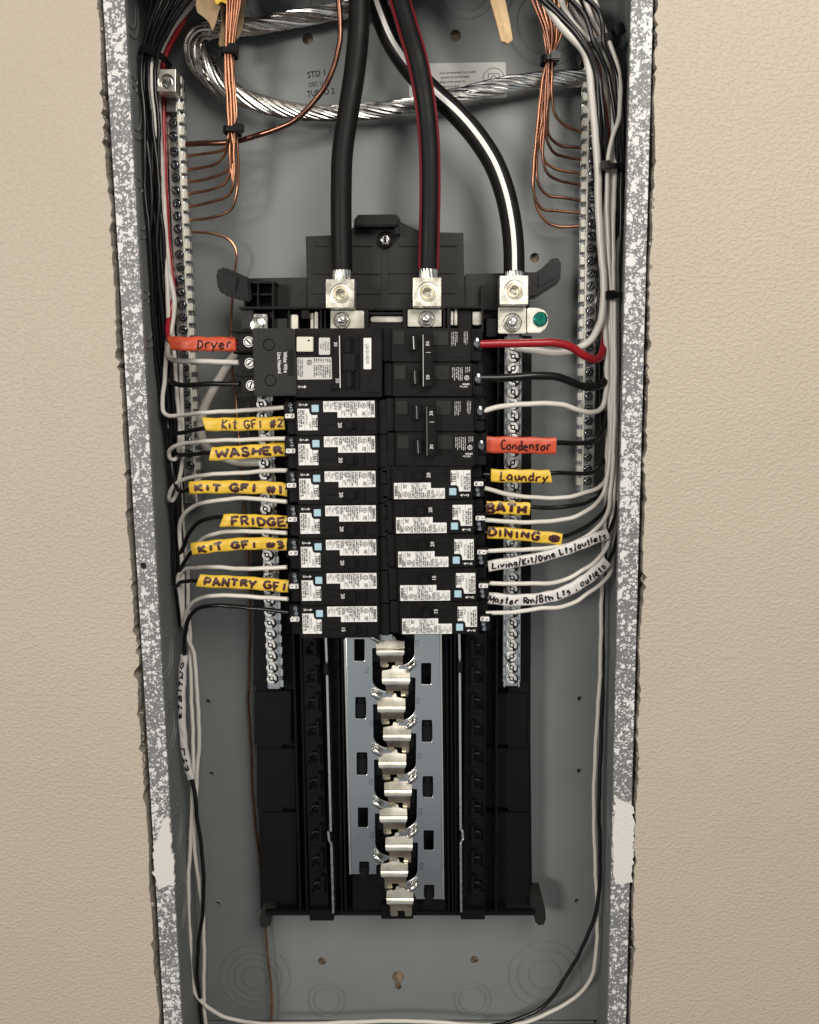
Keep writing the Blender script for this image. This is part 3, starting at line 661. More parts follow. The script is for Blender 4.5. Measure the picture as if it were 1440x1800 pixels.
# ================================================================== NEUTRAL BARS
def neutral_bar(label, xs, y0, y1, ys, hw, rail_side):
    Yf = .056
    T = thing('neutral_bar', label, 'terminal bar', P(vline(xs, 1200, y1), y1, Yf), 'neutral bars on the black base')
    a, b = vline(xs, 1200, y0), vline(xs, 1200, y1)
    bm = bmesh.new(); prism(bm, [(a - hw, y0), (a + hw, y0), (b + hw, y1), (b - hw, y1)], Yf, Yf + .010, .0005); obj('bar', bm, 'zinc', T)
    bm = bmesh.new(); s = rail_side
    for sd in ((1,) if s > 0 else (-1, 1)):
        prism(bm, [(a + sd * hw, y0 + 6), (a + sd * (hw + 5), y0 + 6), (b + sd * (hw + 5), y1 - 8), (b + sd * hw, y1 - 8)], Yf + .004, Yf + .010, 0)
    obj('rail', bm, 'dark_zinc', T)
    bm = bmesh.new()
    for yy in ys:
        x = vline(xs, 1200, yy + 10)
        for sd in ((1,) if s > 0 else (-1, 1)): q = (x + sd * (hw + .8), x + sd * (hw + (6.5 if s > 0 else 3.6))); box(bm, min(q), yy + 3, max(q), yy + 15, Yf + .0025, Yf + .009, .0003)
    o = obj('teeth', bm, 'bright_zinc', T); o['kind'] = 'stuff'
    rs = random.Random(int(xs))
    for yy in ys: inst('screw', SC_N, T, P(vline(xs, 1200, yy) - (2.5 if s > 0 else 0), yy, Yf - .0003), rs.choice((.6, .8, 1.0, .7, 2.2)))
ys = []; y = 606.0
while y < 1210: ys.append(y); y += 21.0 - (y - 600) * .0026
neutral_bar('left neutral bar with a column of slotted screws behind the yellow tapes', 481, 556, 1211, ys, 10.5, 1)
neutral_bar('right neutral bar with a column of slotted screws below the third feeder lug', 899.5, 586, 1206, ys, 10.5, -1)
bpart('neutral_nut', lambda bm: (box(bm, 446, 552, 470, 590, .050, .057, .0005), lathe(bm, P(453, 572, .0495), [(.0062, .001), (.0062, -.0006), (.0050, -.0012), (.0046, -.0035), (.0026, -.004), (.0026, -.006), (0, -.0062)], 24)), 'bright_zinc')
# ================================================================== ARC-FAULT BREAKERS (template in its own axes)
YFB = .020
pL0, pL1 = P(554.5, 718, YFB), P(562, 1078, YFB)
pR0, pR1 = P(796, 864, YFB), P(808, 1102, YFB)
AF = thing('breaker', '', 'circuit breaker', (0, 0, 0))
def aparts():
    mp = LOC
    bm = bmesh.new()
    prism(bm, [(-34, -13.5), (106, -13.5), (106, 45.6), (-34, 45.6)], .0, .045, .0005, mp); ob = obj('body', bm, 'black_plastic', AF)
    bm = bmesh.new(); box(bm, 106.5, -13.0, 123, 45.2, .0045, .045, .0006, mp); box(bm, 108, -8, 121, 12, .0038, .01, .0004, mp); obj('nose', bm, 'black_plastic', AF)
    bm = bmesh.new(); box(bm, -56, -12, -34.5, 18, .0055, .045, .0008, mp); box(bm, -52, 20, -34.5, 44, .009, .045, .0008, mp); box(bm, -58, 16.5, -34.5, 20.5, .004, .045, .0004, mp); obj('terminal_block', bm, 'black_moulded', AF)
    # screw heads at the wire end
    for (x, y) in ((-44.5, -6.5), (-43.0, 2.0)):
        bm = bmesh.new(); lathe(bm, LOC(x, y, .0050), [(.0021, .002), (.0021, -.0004), (.0016, -.0009), (.0009, -.0009), (.0007, -.0002), (0, -.0002)], 14); obj('terminal_screw', bm, 'dark_zinc', AF)
    bm = bmesh.new(); box(bm, 46, 17.8, 83, 40.5, -.0016, .004, .0005, mp); ob = obj('toggle_frame', bm, 'black_plastic', AF)
    bm = bmesh.new(); box(bm, 49, 20.6, 80, 37.4, -.0019, -.0005, .0002, mp); obj('recess', bm, 'black_moulded', AF)
    bm = bmesh.new(); prism(bm, [(52, 21.5), (66, 21.5), (66, 36.5), (52, 36.5)], -.0062, .002, .0008, mp); box(bm, 66, 22.2, 71, 35.8, -.0038, .002, .0006, mp); obj('toggle', bm, 'black_plastic', AF)
    bm = bmesh.new(); box(bm, 10, 18, 35, 29, -.0009, .002, .0003, mp); box(bm, 10, 30.5, 45, 41, -.0006, .002, .0003, mp); box(bm, 85, 18, 104, 41, -.0008, .002, .0003, mp); box(bm, -32, 39.5, 8, 45, -.0005, .002, .0002, mp); obj('step', bm, 'black_plastic', AF)
    bm = bmesh.new(); prism(bm, rnd(0, 0, 6.1, 6.1, .8), -.0014, .001, .0003, mp); obj('test_button', bm, 'pale_blue', AF)
    bm = bmesh.new(); prism(bm, [(13.7, -12.0), (101.6, -12.0), (101.6, 16.1), (37.8, 16.1), (37.8, 6.2), (13.7, 6.2)], -.00035, .0002, 0, mp); lb = obj('rating_label', bm, 'label_white', AF)
    bm = bmesh.new(); Y = -.0005; rs = random.Random(2)
    text(bm, 'SIEMENS', 98.0, 2.0, 4.4, Y, 90, mp, sx=.80, bold=.03)
    flat(bm, [(95.0, -11.5), (95.4, -11.5), (95.4, 15.6), (95.0, 15.6)], Y, mp); flat(bm, [(88.3, -11.5), (88.7, -11.5), (88.7, 15.6), (88.3, 15.6)], Y, mp); flat(bm, [(89, 5), (95, 5), (95, 5.4), (89, 5.4)], Y, mp)
    micro(bm, 89.2, -11, 94.6, 4, 2, Y, True, mp, rs); text(bm, 'CU', 91.7, 10, 3, Y, 90, mp)
    annulus(bm, 82.5, -3.8, 3.6, 4.5, Y, mp, 16); text(bm, 'UL', 82.5, -3.8, 3.6, Y, 90, mp, sx=.8, bold=.03)
    for (x0, x1, n, a, b) in ((72.5, 78, 2, -11, 3), (66, 71.5, 2, -11, 14), (60.5, 65.5, 2, -11, 15), (53, 59, 2, -11, 14), (79.5, 86, 3, 6, 15), (46, 52, 2, -10, 1), (46, 51, 2, 4, 13), (39.5, 45, 3, -11, 4), (32, 38.5, 3, -11, 5.5)): micro(bm, x0, a, x1, b, n, Y, True, mp, rs)
    for x in (59.7, 44.6, 52.4): flat(bm, [(x, -11.5), (x + .35, -11.5), (x + .35, 15.6), (x, 15.6)], Y, mp)
    text(bm, 'FAULT', 16.8, -3, 3.0, Y, 90, mp, sx=.8); text(bm, 'GND', 20.8, -6.5, 3.0, Y, 90, mp, sx=.8); text(bm, 'FAULT', 26.5, -3, 3.0, Y, 90, mp, sx=.8); text(bm, 'ARC', 30.3, -6.5, 2.8, Y, 90, mp, sx=.8)
    flat(bm, [(23.2, -11.5), (23.5, -11.5), (23.5, 5.8), (23.2, 5.8)], Y, mp)
    obj('print', bm, 'ink_black', lb)
    bm = bmesh.new(); prism(bm, [(-30.6, .3), (-11, .3), (-10, 8), (-6.5, 11.2), (3.1, 11.2), (3.1, 37), (-30.6, 37)], -.00035, .0002, 0, mp); lb = obj('test_label', bm, 'label_white', AF)
    bm = bmesh.new(); text(bm, 'TEST', -1.6, 24.2, 7.2, Y, 90, mp, sx=.78, bold=.03); flat(bm, [(-6.2, 11.5), (-5.7, 11.5), (-5.7, 36.5), (-6.2, 36.5)], Y, mp)
    text(bm, 'AQ022', -9.4, 28, 3.2, Y, 90, mp, sx=.8); text(bm, 'U04C7221567', -15.5, 18, 3.0, Y, 90, mp, sx=.8); flat(bm, [(-19, 1), (-18.7, 1), (-18.7, 36.5), (-19, 36.5)], Y, mp)
    micro(bm, -30, 2, -19.5, 36, 3, Y, True, mp, rs); obj('print', bm, 'ink_black', lb)
    bm = bmesh.new(); prism(bm, rnd(-45.3, 12.4, 8.0, 3.7, 1.8), .0022, .0060, 0, mp); lb = obj('wire_tag', bm, 'label_white', AF)
    bm = bmesh.new(); text(bm, 'N', -41.2, 12.4, 4.4, .0020, 90, mp, bold=.03); flat(bm, [(-51, 11.2), (-47.3, 11.2), (-47.3, 12.6), (-51, 12.6)], .0020, mp); obj('print', bm, 'ink_black', lb)
    bm = bmesh.new(); annulus(bm, -25.4, -6.6, 1.0, 1.9, -.00025, mp, 12)
    for q in ([(-23.4, -6.0), (-21, -8.0), (-20.4, -7.2), (-22.8, -5.2)], [(-21, -8), (-18.6, -5.4), (-19.2, -4.8), (-21.4, -7.2)], [(-19.2, -5.6), (-16.8, -7.4), (-16.4, -6.8), (-18.6, -4.8)], [(-16.6, -9), (-12.4, -6.4), (-16.6, -4.2)], [(-27.8, -9.0), (-27.2, -9), (-27.2, -4.4), (-27.8, -4.4)]): flat(bm, q, -.00025, mp)
    obj('wiring_symbol', bm, 'print_white', AF)
aparts()
def amp_number(parent, s):
    bm = bmesh.new(); text(bm, s, 41.4, 29.0, 6.4, -.0010, 90, LOC, bold=.02)
    me = mesh_from(bm, 'amp_number'); me.materials.append(M['print_white']); o = bpy.data.objects.new('amp_number', me); C.objects.link(o); o.parent = parent
GA = 'arc fault breakers in the two columns'
AFL = ['directly below the large dryer breaker', 'beside the washer tape', 'between the washer and fridge tapes', 'beside the fridge tape', 'between the fridge and pantry tapes', 'beside the pantry tape', 'at the bottom of its column']
AFR = ['beside the laundry tape', 'beside the bath tape', 'beside the dining tape', 'above the master room tape', 'at the bottom of its column']
first = True
spots = []
for i in range(7): spots.append((pL0.lerp(pL1, i / 6), 0, ('15' if i == 6 else '20'), 'left arc fault breaker with pale blue button ' + AFL[i]))
for i in range(5): spots.append((pR0.lerp(pR1, i / 4), math.pi, ('15' if i > 2 else '20'), 'right arc fault breaker with pale blue button ' + AFR[i]))
AF['label'] = spots[0][3]; AF['group'] = GA
roots = [AF] + [dup(AF, p, r, lab, GA) for (p, r, a, lab) in spots[1:]]
AF.location = spots[0][0]; AF.rotation_euler = (0, 0, 0)
for rt, sp in zip(roots, spots): amp_number(rt, sp[2])
# ================================================================== TWO-POLE BREAKERS (right column, top)
def two_pole(y0, amp, label, ends):
    """y0 = photo y of the top edge"""
    K = 60.6; Y = .018; xo = (y0 - 576) * .045
    T = thing('breaker', label, 'circuit breaker', P(760 + xo, y0 + K, .06), 'two pole breakers in the right column')
    for j in range(2):
        a = y0 + j * K; x = xo + j * 2.2
        bm = bmesh.new(); box(bm, 688 + x, a + .8, 828 + x, a + K - .6, Y, .065, .0006); obj('body', bm, 'black_plastic', T)
        bm = bmesh.new(); box(bm, 673.5 + x, a + 1.5, 687.5 + x, a + K - 1.5, Y + .005, .065, .0006); obj('nose', bm, 'black_plastic', T)
        bm = bmesh.new(); box(bm, 828.5 + x, a + 2, 848 + x, a + K - 20, Y + .009, .065, .0008); box(bm, 828.5 + x, a + K - 19, 847 + x, a + K - 2, Y + .004, .065, .0008); box(bm, 828.5 + x, a + 2, 832 + x, a + K - 3, Y + .002, .065, .0004); obj('terminal_block', bm, 'black_moulded', T)
        bm = bmesh.new(); box(bm, 691 + x, a + 6, 711 + x, a + 30, Y - .0010, Y + .002, .0004); obj('step', bm, 'base_plastic', T); bm = bmesh.new(); box(bm, 761 + x, a + 6, 788 + x, a + 31, Y - .0010, Y + .002, .0004); 
        obj('step', bm, 'base_plastic', T)
        bm = bmesh.new(); box(bm, 713 + x, a + 12, 741 + x, a + 41, Y - .0006, Y + .0005, 0); obj('recess', bm, 'black_moulded', T)
        bm = bmesh.new(); prism(bm, [(722 + x, a + 14), (733 + x, a + 14), (733 + x, a + 39), (722 + x, a + 39)], Y - .0045, Y, .0005); obj('toggle', bm, 'shiny_black', T)
        bm = bmesh.new(); flat(bm, [(726 + x, a + 15), (727.3 + x, a + 15), (728.5 + x, a + 38), (727.2 + x, a + 38)], Y - .0047); obj('status_line', bm, 'print_white' if (amp == '50' and j == 0) else 'print_dim', T)
        bm = bmesh.new(); box(bm, 790 + x, a + 3, 826 + x, a + 52, Y - .0005, Y + .001, .0003); pl = obj('rating_plate', bm, 'black_plastic', T)
        bm = bmesh.new(); rs = random.Random(4 + j)
        if j == 0: micro(bm, 793 + x, a + 7, 805 + x, a + 33, 4, Y - .0007, True, P, rs, .45); micro(bm, 815 + x, a + 6, 823 + x, a + 31, 3, Y - .0007, True, P, rs, .45)
        else:
            micro(bm, 792 + x, a + 9, 812 + x, a + 34, 6, Y - .0007, True, P, rs, .5); annulus(bm, 818.5 + x, a + 27.5, 3.2, 4.3, Y - .0007, P, 16); text(bm, 'UL', 818.5 + x, a + 27.5, 3.2, Y - .0007, 90, bold=.03); micro(bm, 815 + x, a + 8, 825 + x, a + 20, 3, Y - .0007, True, P, rs, .5)
            text(bm, 'SIEMENS', 817 + x, a + 38.5, 3.0, Y - .0007, 180, sx=.8, bold=.03); text(bm, 'HACR Type', 813 + x, a + 43, 2.8, Y - .0007, 180, sx=.7, bold=.02)
        obj('print', bm, 'print_white', pl)
        # bare wire end under its clamp
        bm = bmesh.new(); c = P(838 + x, a + 27 + ends[j], Y + .008)
        lathe(bm, c, [(.0032, .003), (.0032, -.0003), (.0026, -.0008), (0, -.0006)], 14); bmesh.ops.scale(bm, vec=(.8, 1, 1.25), space=Matrix.Translation(-c), verts=bm.verts[:])
        obj('clamp', bm, 'dark_zinc', T)
    xx = xo + (1 if amp == '50' else 2)
    ya, yb = (y0 + 11, y0 + 104) if amp == '50' else (y0 + 16, y0 + 103)
    bm = bmesh.new(); box(bm, 742 + xx, ya, 759.5 + xx, yb, Y - .0075, Y + .001, .0008); ti = obj('tie_handle', bm, 'black_moulded', T)
    bm = bmesh.new(); flat(bm, [(742.3 + xx, ya + 1), (743.2 + xx, ya + 1), (743.8 + xx, yb - 1), (742.9 + xx, yb - 1)], Y - .0078); obj('edge_line', bm, 'print_white' if amp == '50' else 'print_dim', ti)
    bm = bmesh.new(); text(bm, amp, 751 + xx, y0 + 28, 6, Y - .0077, -90, bold=.01); text(bm, amp, 751.5 + xx, y0 + 87, 6, Y - .0077, -90, bold=.01); flat(bm, [(748 + xx, y0 + 43), (756 + xx, y0 + 43), (756 + xx, y0 + 43.8), (748 + xx, y0 + 43.8)], Y - .0077); obj('amp_number', bm, 'print_white', ti)
    return T
two_pole(576, '50', 'two pole breaker marked 50 with thick red and black wires, top of right column', (0, 2))
two_pole(698.5, '30', 'two pole breaker marked 30 beside the orange condensor tape', (-3, -3))
# ================================================================== DRYER BREAKER (left column, top)
DB = thing('breaker', 'large two pole ground fault breaker marked 30 with cream test button at the dryer tape', 'circuit breaker', P(560, 637, .06))
Yg = .016
def dpart(name, fn, m, parent=None):
    bm = bmesh.new(); fn(bm); return obj(name, bm, m, parent or DB)
dpart('body', lambda bm: box(bm, 517, 577, 672, 698, Yg, .065, .0006), 'black_plastic')
dpart('cover', lambda bm: prism(bm, [(443, 577), (516, 577), (521, 580), (523, 695), (447, 697)], Yg - .002, .060, .0008), 'base_plastic')
for (x, y) in ((473, 606), (475.5, 668.5)):
    dpart('cover_hole', lambda bm: lathe(bm, P(x, y, Yg - .0021), [(.0042, 0), (.0039, -.0003), (.0036, 0), (.0034, .0018), (0, .0020)], 22), 'black_moulded')
for i, y in enumerate((601, 638.5, 677.5)):
    xo = i * 2.2
    h = dpart('terminal_housing', lambda bm: (box(bm, 419 + xo, y - 16, 445 + xo, y + 16, .030, .055, .0008), box(bm, 408 + xo, y - 20, 445 + xo, y - 16.5, .026, .055, .0004)), 'black_plastic')
    inst('screw', SC_H, DB, P(437.5 + xo, y, .0288), .75 if i == 0 else (-.75 if i == 1 else -1.2))
dpart('wire_guide', lambda bm: (box(bm, 410, 618, 448, 622, .026, .06, .0004), box(bm, 412, 655, 450, 659, .026, .06, .0004), box(bm, 412, 693, 450, 697, .026, .06, .0004), box(bm, 404, 580, 445, 584, .026, .06, .0004)), 'black_plastic')
dpart('button_frame', lambda bm: box(bm, 517.5, 586, 560, 623, Yg - .0012, Yg + .001, .0005), 'black_moulded')
dpart('test_button', lambda bm: prism(bm, rnd(536, 605, 14.5, 13, 1.5), Yg - .0035, Yg, .0005), 'cream')
dpart('button_dot', lambda bm: lathe(bm, P(543, 598.5, Yg - .0035), [(.0007, .0001), (.0007, -.0003), (0, -.0003)], 12), 'ink_black')
l1 = dpart('warning_label', lambda bm: prism(bm, rnd(570.5, 608.5, 9.8, 15, 2), Yg - .0007, Yg, 0), 'label_grey')
def f(bm):
    for k, s in enumerate(('Personal', 'Protection', 'Class A', '5 mA')): text(bm, s, 577 - k * 4.3, 608.5, 3.2, Yg - .0009, 90, sx=.85)
dpart('print', f, 'ink_black', l1)
l2 = dpart('rating_label', lambda bm: prism(bm, [(518.8, 628.5), (583, 628), (584, 666.5), (520.5, 667.3)], Yg - .0007, Yg, 0), 'label_grey')
def f(bm):
    rs = random.Random(9); Y = Yg - .0009
    micro(bm, 520, 630, 533, 665, 4, Y, True, P, rs, .6); micro(bm, 551, 641, 582, 665, 8, Y, True, P, rs, .6); micro(bm, 551, 630, 582, 638, 8, Y, True, P, rs, .6)
    annulus(bm, 544, 637, 3.8, 4.8, Y, P, 18); text(bm, 'UL', 544, 637, 3.8, Y, 90, bold=.03)
dpart('print', f, 'ink_black', l2)
l3 = dpart('serial_label', lambda bm: prism(bm, rnd(646, 621.5, 6.8, 27.5, 1.5), Yg - .0007, Yg, 0), 'label_white')
dpart('print', lambda bm: text(bm, 'L2312110215', 645.5, 621.5, 5.2, Yg - .0009, 90, sx=.86, bold=.01), 'ink_black', l3)
dpart('cover_lettering', lambda bm: (text(bm, 'White Wire', 501.5, 637, 6.4, Yg - .0023, 90, sx=.80, bold=.025), text(bm, 'Line Neutral', 491, 638, 6.4, Yg - .0023, 90, sx=.80, bold=.025)), 'print_white')
dpart('cover_plate', lambda bm: box(bm, 507, 614, 516, 661, Yg - .0024, Yg - .001, .0002), 'black_plastic')
dpart('toggle_frame', lambda bm: (box(bm, 584.5, 587, 596, 684, Yg - .0030, Yg, .0005), box(bm, 598.5, 587, 632, 684, Yg - .0012, Yg, .0006)), 'black_moulded')
dpart('recess', lambda bm: (box(bm, 601, 590, 629, 621, Yg - .0016, Yg, .0003), box(bm, 604, 652, 631, 682, Yg - .0016, Yg, .0003)), 'black_moulded')
dpart('toggle', lambda bm: (box(bm, 605, 592, 617, 620, Yg - .0065, Yg, .0008), box(bm, 608, 654, 619, 681, Yg - .0065, Yg, .0008), box(bm, 603, 621, 626, 653, Yg - .0055, Yg, .0010)), 'black_plastic')
dpart('edge_line', lambda bm: flat(bm, [(596, 590), (597.6, 590), (599, 682), (597.4, 682)], Yg - .0031), 'print_white')
dpart('amp_number', lambda bm: (text(bm, '30', 589.8, 605, 6, Yg - .0032, 90, bold=.01), text(bm, '30', 592.8, 669, 6, Yg - .0032, 90, bold=.01)), 'print_white')
def f(bm):
    annulus(bm, 526, 680, 1.2, 2.2, Yg - .0002, P, 12); flat(bm, [(530, 678), (533, 681), (532.4, 682.2), (529, 679.4)], Yg - .0002); flat(bm, [(534.5, 677), (539, 680), (534.5, 683)], Yg - .0002); flat(bm, [(532, 680.6), (534.6, 678.6), (535, 679.6), (532.6, 681.8)], Yg - .0002)
dpart('wiring_symbol', f, 'print_white')
for q in ((634, 586, 656, 592, .0006), (634, 652, 670, 690, .0008), (657, 580, 671, 650, .0005), (560, 668, 583, 694, .0006)): dpart('step', lambda bm: box(bm, *q[:4], Yg - q[4], Yg + .001, .0003), 'black_plastic')
# ================================================================== FEEDERS
R_F = .0077
def feeder(label, pts, ds, stripes, end):
    T = thing('feeder_cable', label, 'cable', depth_path(pts, ds)[0], 'feeder cables from the top of the box')
    path = catmull(depth_path(pts, ds), 10); bm = bmesh.new(); tube(bm, path, R_F, 28); obj('jacket', bm, 'black_jacket', T)
    fr = front_frames(path)
    for (phi, half, m) in stripes:
        bm = bmesh.new(); prev = None
        for i, p in enumerate(path):
            Tn, N, B = fr[i]
            r = [bm.verts.new(p + (N * math.cos(a) + B * math.sin(a)) * (R_F + .00012)) for a in [math.radians(phi - half + 2 * half * j / 6) for j in range(7)]]
            if prev:
                for j in range(6): bm.faces.new((prev[j], prev[j + 1], r[j + 1], r[j])).smooth = True
            prev = r
        obj('stripe', bm, m, T)
    # bared strands into the lug
    a = path[-1]; b = P(*end); bm = None
    for k in range(14):
        bm = bmesh.new(); th = 2 * math.pi * k / 14; o0 = Vector((math.cos(th), math.sin(th), 0)) * .0058
        q0 = a + o0 + (a - b) * .3; q1 = b + Vector((math.cos(th + .5), math.sin(th + .5), 0)) * .0056
        tube(bm, [q0.lerp(q1, t / 5) for t in range(6)], .00135, 8); obj('strand', bm, 'aluminium', T)
    return T
feeder('plain black feeder cable, leftmost of the three', [(634, -60), (632, -10), (630, 60), (623, 130), (612, 200), (602, 270), (600, 330), (600, 400), (601.5, 476)], [(0, .045), (3, .045), (8, .041)], [], (600, 500, .041))
feeder('middle black feeder cable with two dark red stripes', [(684, -60), (700, -8), (717, 50), (733, 105), (745, 165), (754, 245), (756, 325), (755, 400), (753.5, 474)], [(0, .050), (3, .038), (8, .041)], [(62, 13, 'red_stripe'), (-62, 13, 'red_stripe')], (752.5, 500, .041))
feeder('right black feeder cable with one white stripe curving to the third lug', [(640, -70), (655, -20), (671, 30), (692, 78), (726, 126), (765, 166), (805, 202), (838, 240), (868, 287), (887, 337), (898, 387), (903, 432), (904, 480)], [(0, .066), (4, .060), (6, .056), (12, .041)], [(4, 12.5, 'white_stripe')], (904, 502, .041))
# ================================================================== ALUMINIUM NEUTRAL / GROUND CABLE
AC = thing('stranded_cable', 'bare twisted aluminium cable looping behind the feeders to the right ground bar', 'cable', P(1030, 137, .074))
apts = [(1036, 136), (1008, 138), (982, 139), (945, 141), (902, 147), (862, 155), (813, 167), (765, 178), (721, 186), (682, 192), (640, 196), (591, 199), (535, 198), (479, 188), (430, 172), (392, 150), (362, 120), (345, 88), (352, 62), (380, 47), (420, 47), (455, 46), (497, 37), (554, 27), (610, 16), (680, -5), (760, -30)]
apath = catmull(depth_path(apts, [(0, .078), (6, .081), (13, .080), (17, .076), (21, .083), (26, .083)]), 12)
afr = frames(apath); nA = len(apath)
for layer, (cnt, rad, sr, tw) in enumerate(((13, .0046, .00118, 60), (7, .0022, .00125, -45))):
    for k in range(cnt):
        rs = random.Random(k + layer * 50); L = 0; pts_ = []; ph0 = rs.uniform(-.12, .12); jr = rs.uniform(-.0005, .0006); loose = rs.uniform(0, 1)
        for i in range(nA):
            if i: L += (apath[i] - apath[i - 1]).length
            t = i / nA; fl = math.exp(-((t - .63) / .09) ** 2); Tn, N, B = afr[i]
            th = 2 * math.pi * k / cnt + ph0 + L * tw; rr = rad + jr + fl * .0036 * (rad / .005) * (.45 + loose)
            pts_.append(apath[i] + (N * math.cos(th) + B * math.sin(th)) * rr)
        bm = bmesh.new(); tube(bm, pts_, sr, 7); obj('strand', bm, 'aluminium', AC)
# ================================================================== COPPER
wire('copper_wire', 'thick bare copper wire curving down from the top to the left ground bar', 'wire', [(596, -60), (596, 0), (598, 38), (597, 75), (591, 106), (576, 143), (554, 177), (522, 209), (490, 225), (460, 236), (430, 245), (400, 250), (360, 252), (318, 254)], [(0, .050), (5, .056), (13, .079)], .0020, 'dull_copper', n=8, k=14)
GC = 'bare copper ground wires of the left bundle'
Lc = [([(401, 246), (399, 258), (385, 266), (355, 271), (318, 276)], 'ends second from top at the left ground bar'),
      ([(400, 250), (398, 268), (382, 286), (358, 294), (318, 300)], 'ends third from top at the left ground bar'),
      ([(410, 250), (409, 280), (398, 301), (378, 310), (350, 317), (319, 321)], 'ends fourth from top at the left ground bar'),
      ([(405, 252), (405, 300), (396, 321), (375, 332), (350, 338), (321, 343)], 'ends fifth from top at the left ground bar'),
      ([(412, 252), (411, 320), (402, 343), (380, 353), (350, 360), (322, 365)], 'ends sixth from top at the left ground bar'),
      ([(417, 250), (419, 300), (415, 348), (405, 369), (385, 379), (355, 385), (323, 387)], 'hangs lowest of the left bundle')]
tops = [(402, 60), (406, 55), (411, 60), (415, 50), (420, 62), (424, 52)]
for i, (pl, lab) in enumerate(Lc):
    xo = -6 + 2.9 * i
    pts = [(tops[i][0] + (i - 2) * 2.2, -50), (399 + i * 4.2, 20), (402 + xo * .9, 92), (404 + xo, 150), (407 + xo, 200), (408 + xo * .8, 228)] + pl
    wire('copper_wire', 'thin copper wire that ' + lab, 'wire', pts, [(0, .050), (3, .056 + .0035 * (i % 2)), (6, .058 + .003 * (i % 2)), (len(pts) - 1, .0805)], .00112, 'copper', GC, k=9)
for i in range(3):
    pts = [(398 + i * 9, -50), (398 + i * 9, 20), (399 + i * 5, 92), (401 + i * 5, 150), (405 + i * 4, 228), (404 + i * 3, 262), (407 + i * 3, 300), (412 - i, 330)]
    wire('copper_wire', 'bare copper wire lying inside the left bundle behind the others', 'wire', pts, [(0, .056), (3, .061), (7, .066)], .00112, 'copper', GC, k=9)
wire('copper_wire', 'long thin copper wire running down past the left edge of the black base', 'wire',
     [(322, 406), (345, 408), (380, 412), (401, 420), (412, 433), (416, 452), (413, 480), (408, 525), (407, 560), (406, 600), (409, 650), (414, 700), (420, 770), (426, 840), (431, 900), (438, 1000), (440, 1100), (438, 1180), (437, 1240), (441, 1300), (445, 1400), (449, 1444), (457, 1520), (463, 1580), (466, 1620), (472, 1690), (478, 1750), (477, 1800), (474, 1830)],
     [(0, .0805), (5, .082), (8, .090), (28, .090)], .0010, 'copper', k=8)
Rc = [([(971, 125), (970, 169), (978, 204), (998, 223), (1034, 235)], 'first'), ([(967, 125), (963, 200), (966, 240), (982, 254), (1034, 261)], 'second'),
      ([(965, 125), (961, 205), (962, 245), (972, 267), (991, 276), (1034, 281)], 'third'), ([(963, 125), (955, 210), (951, 255), (958, 283), (974, 296), (1003, 302), (1034, 306)], 'fourth'),
      ([(961, 125), (957, 220), (954, 270), (962, 303), (978, 316), (1003, 322), (1034, 327)], 'fifth'), ([(959, 125), (950, 215), (944, 275), (947, 325), (962, 343), (995, 348), (1034, 355)], 'sixth'),
      ([(957, 125), (943, 240), (938, 300), (940, 345), (953, 367), (983, 371), (1034, 375)], 'seventh'), ([(966, 130), (952, 215), (943, 255), (938, 310), (941, 355), (955, 384), (976, 397), (1034, 397)], 'eighth')]
for i, (pl, nm) in enumerate(Rc):
    pts = [(900 + i * 10, -60), (925 + i * 8, -5), (951 + i * 4.6, 50), (963 + i * 1.6, 90)] + pl
    if i == 0: pts = [(1000, -40), (996, 20), (986, 62), (974, 95)] + pl
    wire('copper_wire', 'bare copper wire ending %s at the right ground bar' % nm, 'wire', pts, [(0, .058), (3, .062 + .003 * (i % 2)), (len(pts) - 1, .0805)], .00112, 'copper' if i in (0, 3, 6, 7) else 'dull_copper', 'bare copper ground wires of the right bundle', k=9)
for i in range(4):
    wire('copper_wire', 'bare copper wire spreading above the right copper bundle tie', 'wire', [(930 + 16 * i, -50), (946 + 9 * i, 10), (957 + 6 * i, 60), (961 + 3 * i, 100), (960 + 2 * i, 135), (956, 180)], [(0, .068), (5, .068)], .00112, 'dull_copper', 'bare copper ground wires of the right bundle', k=8)
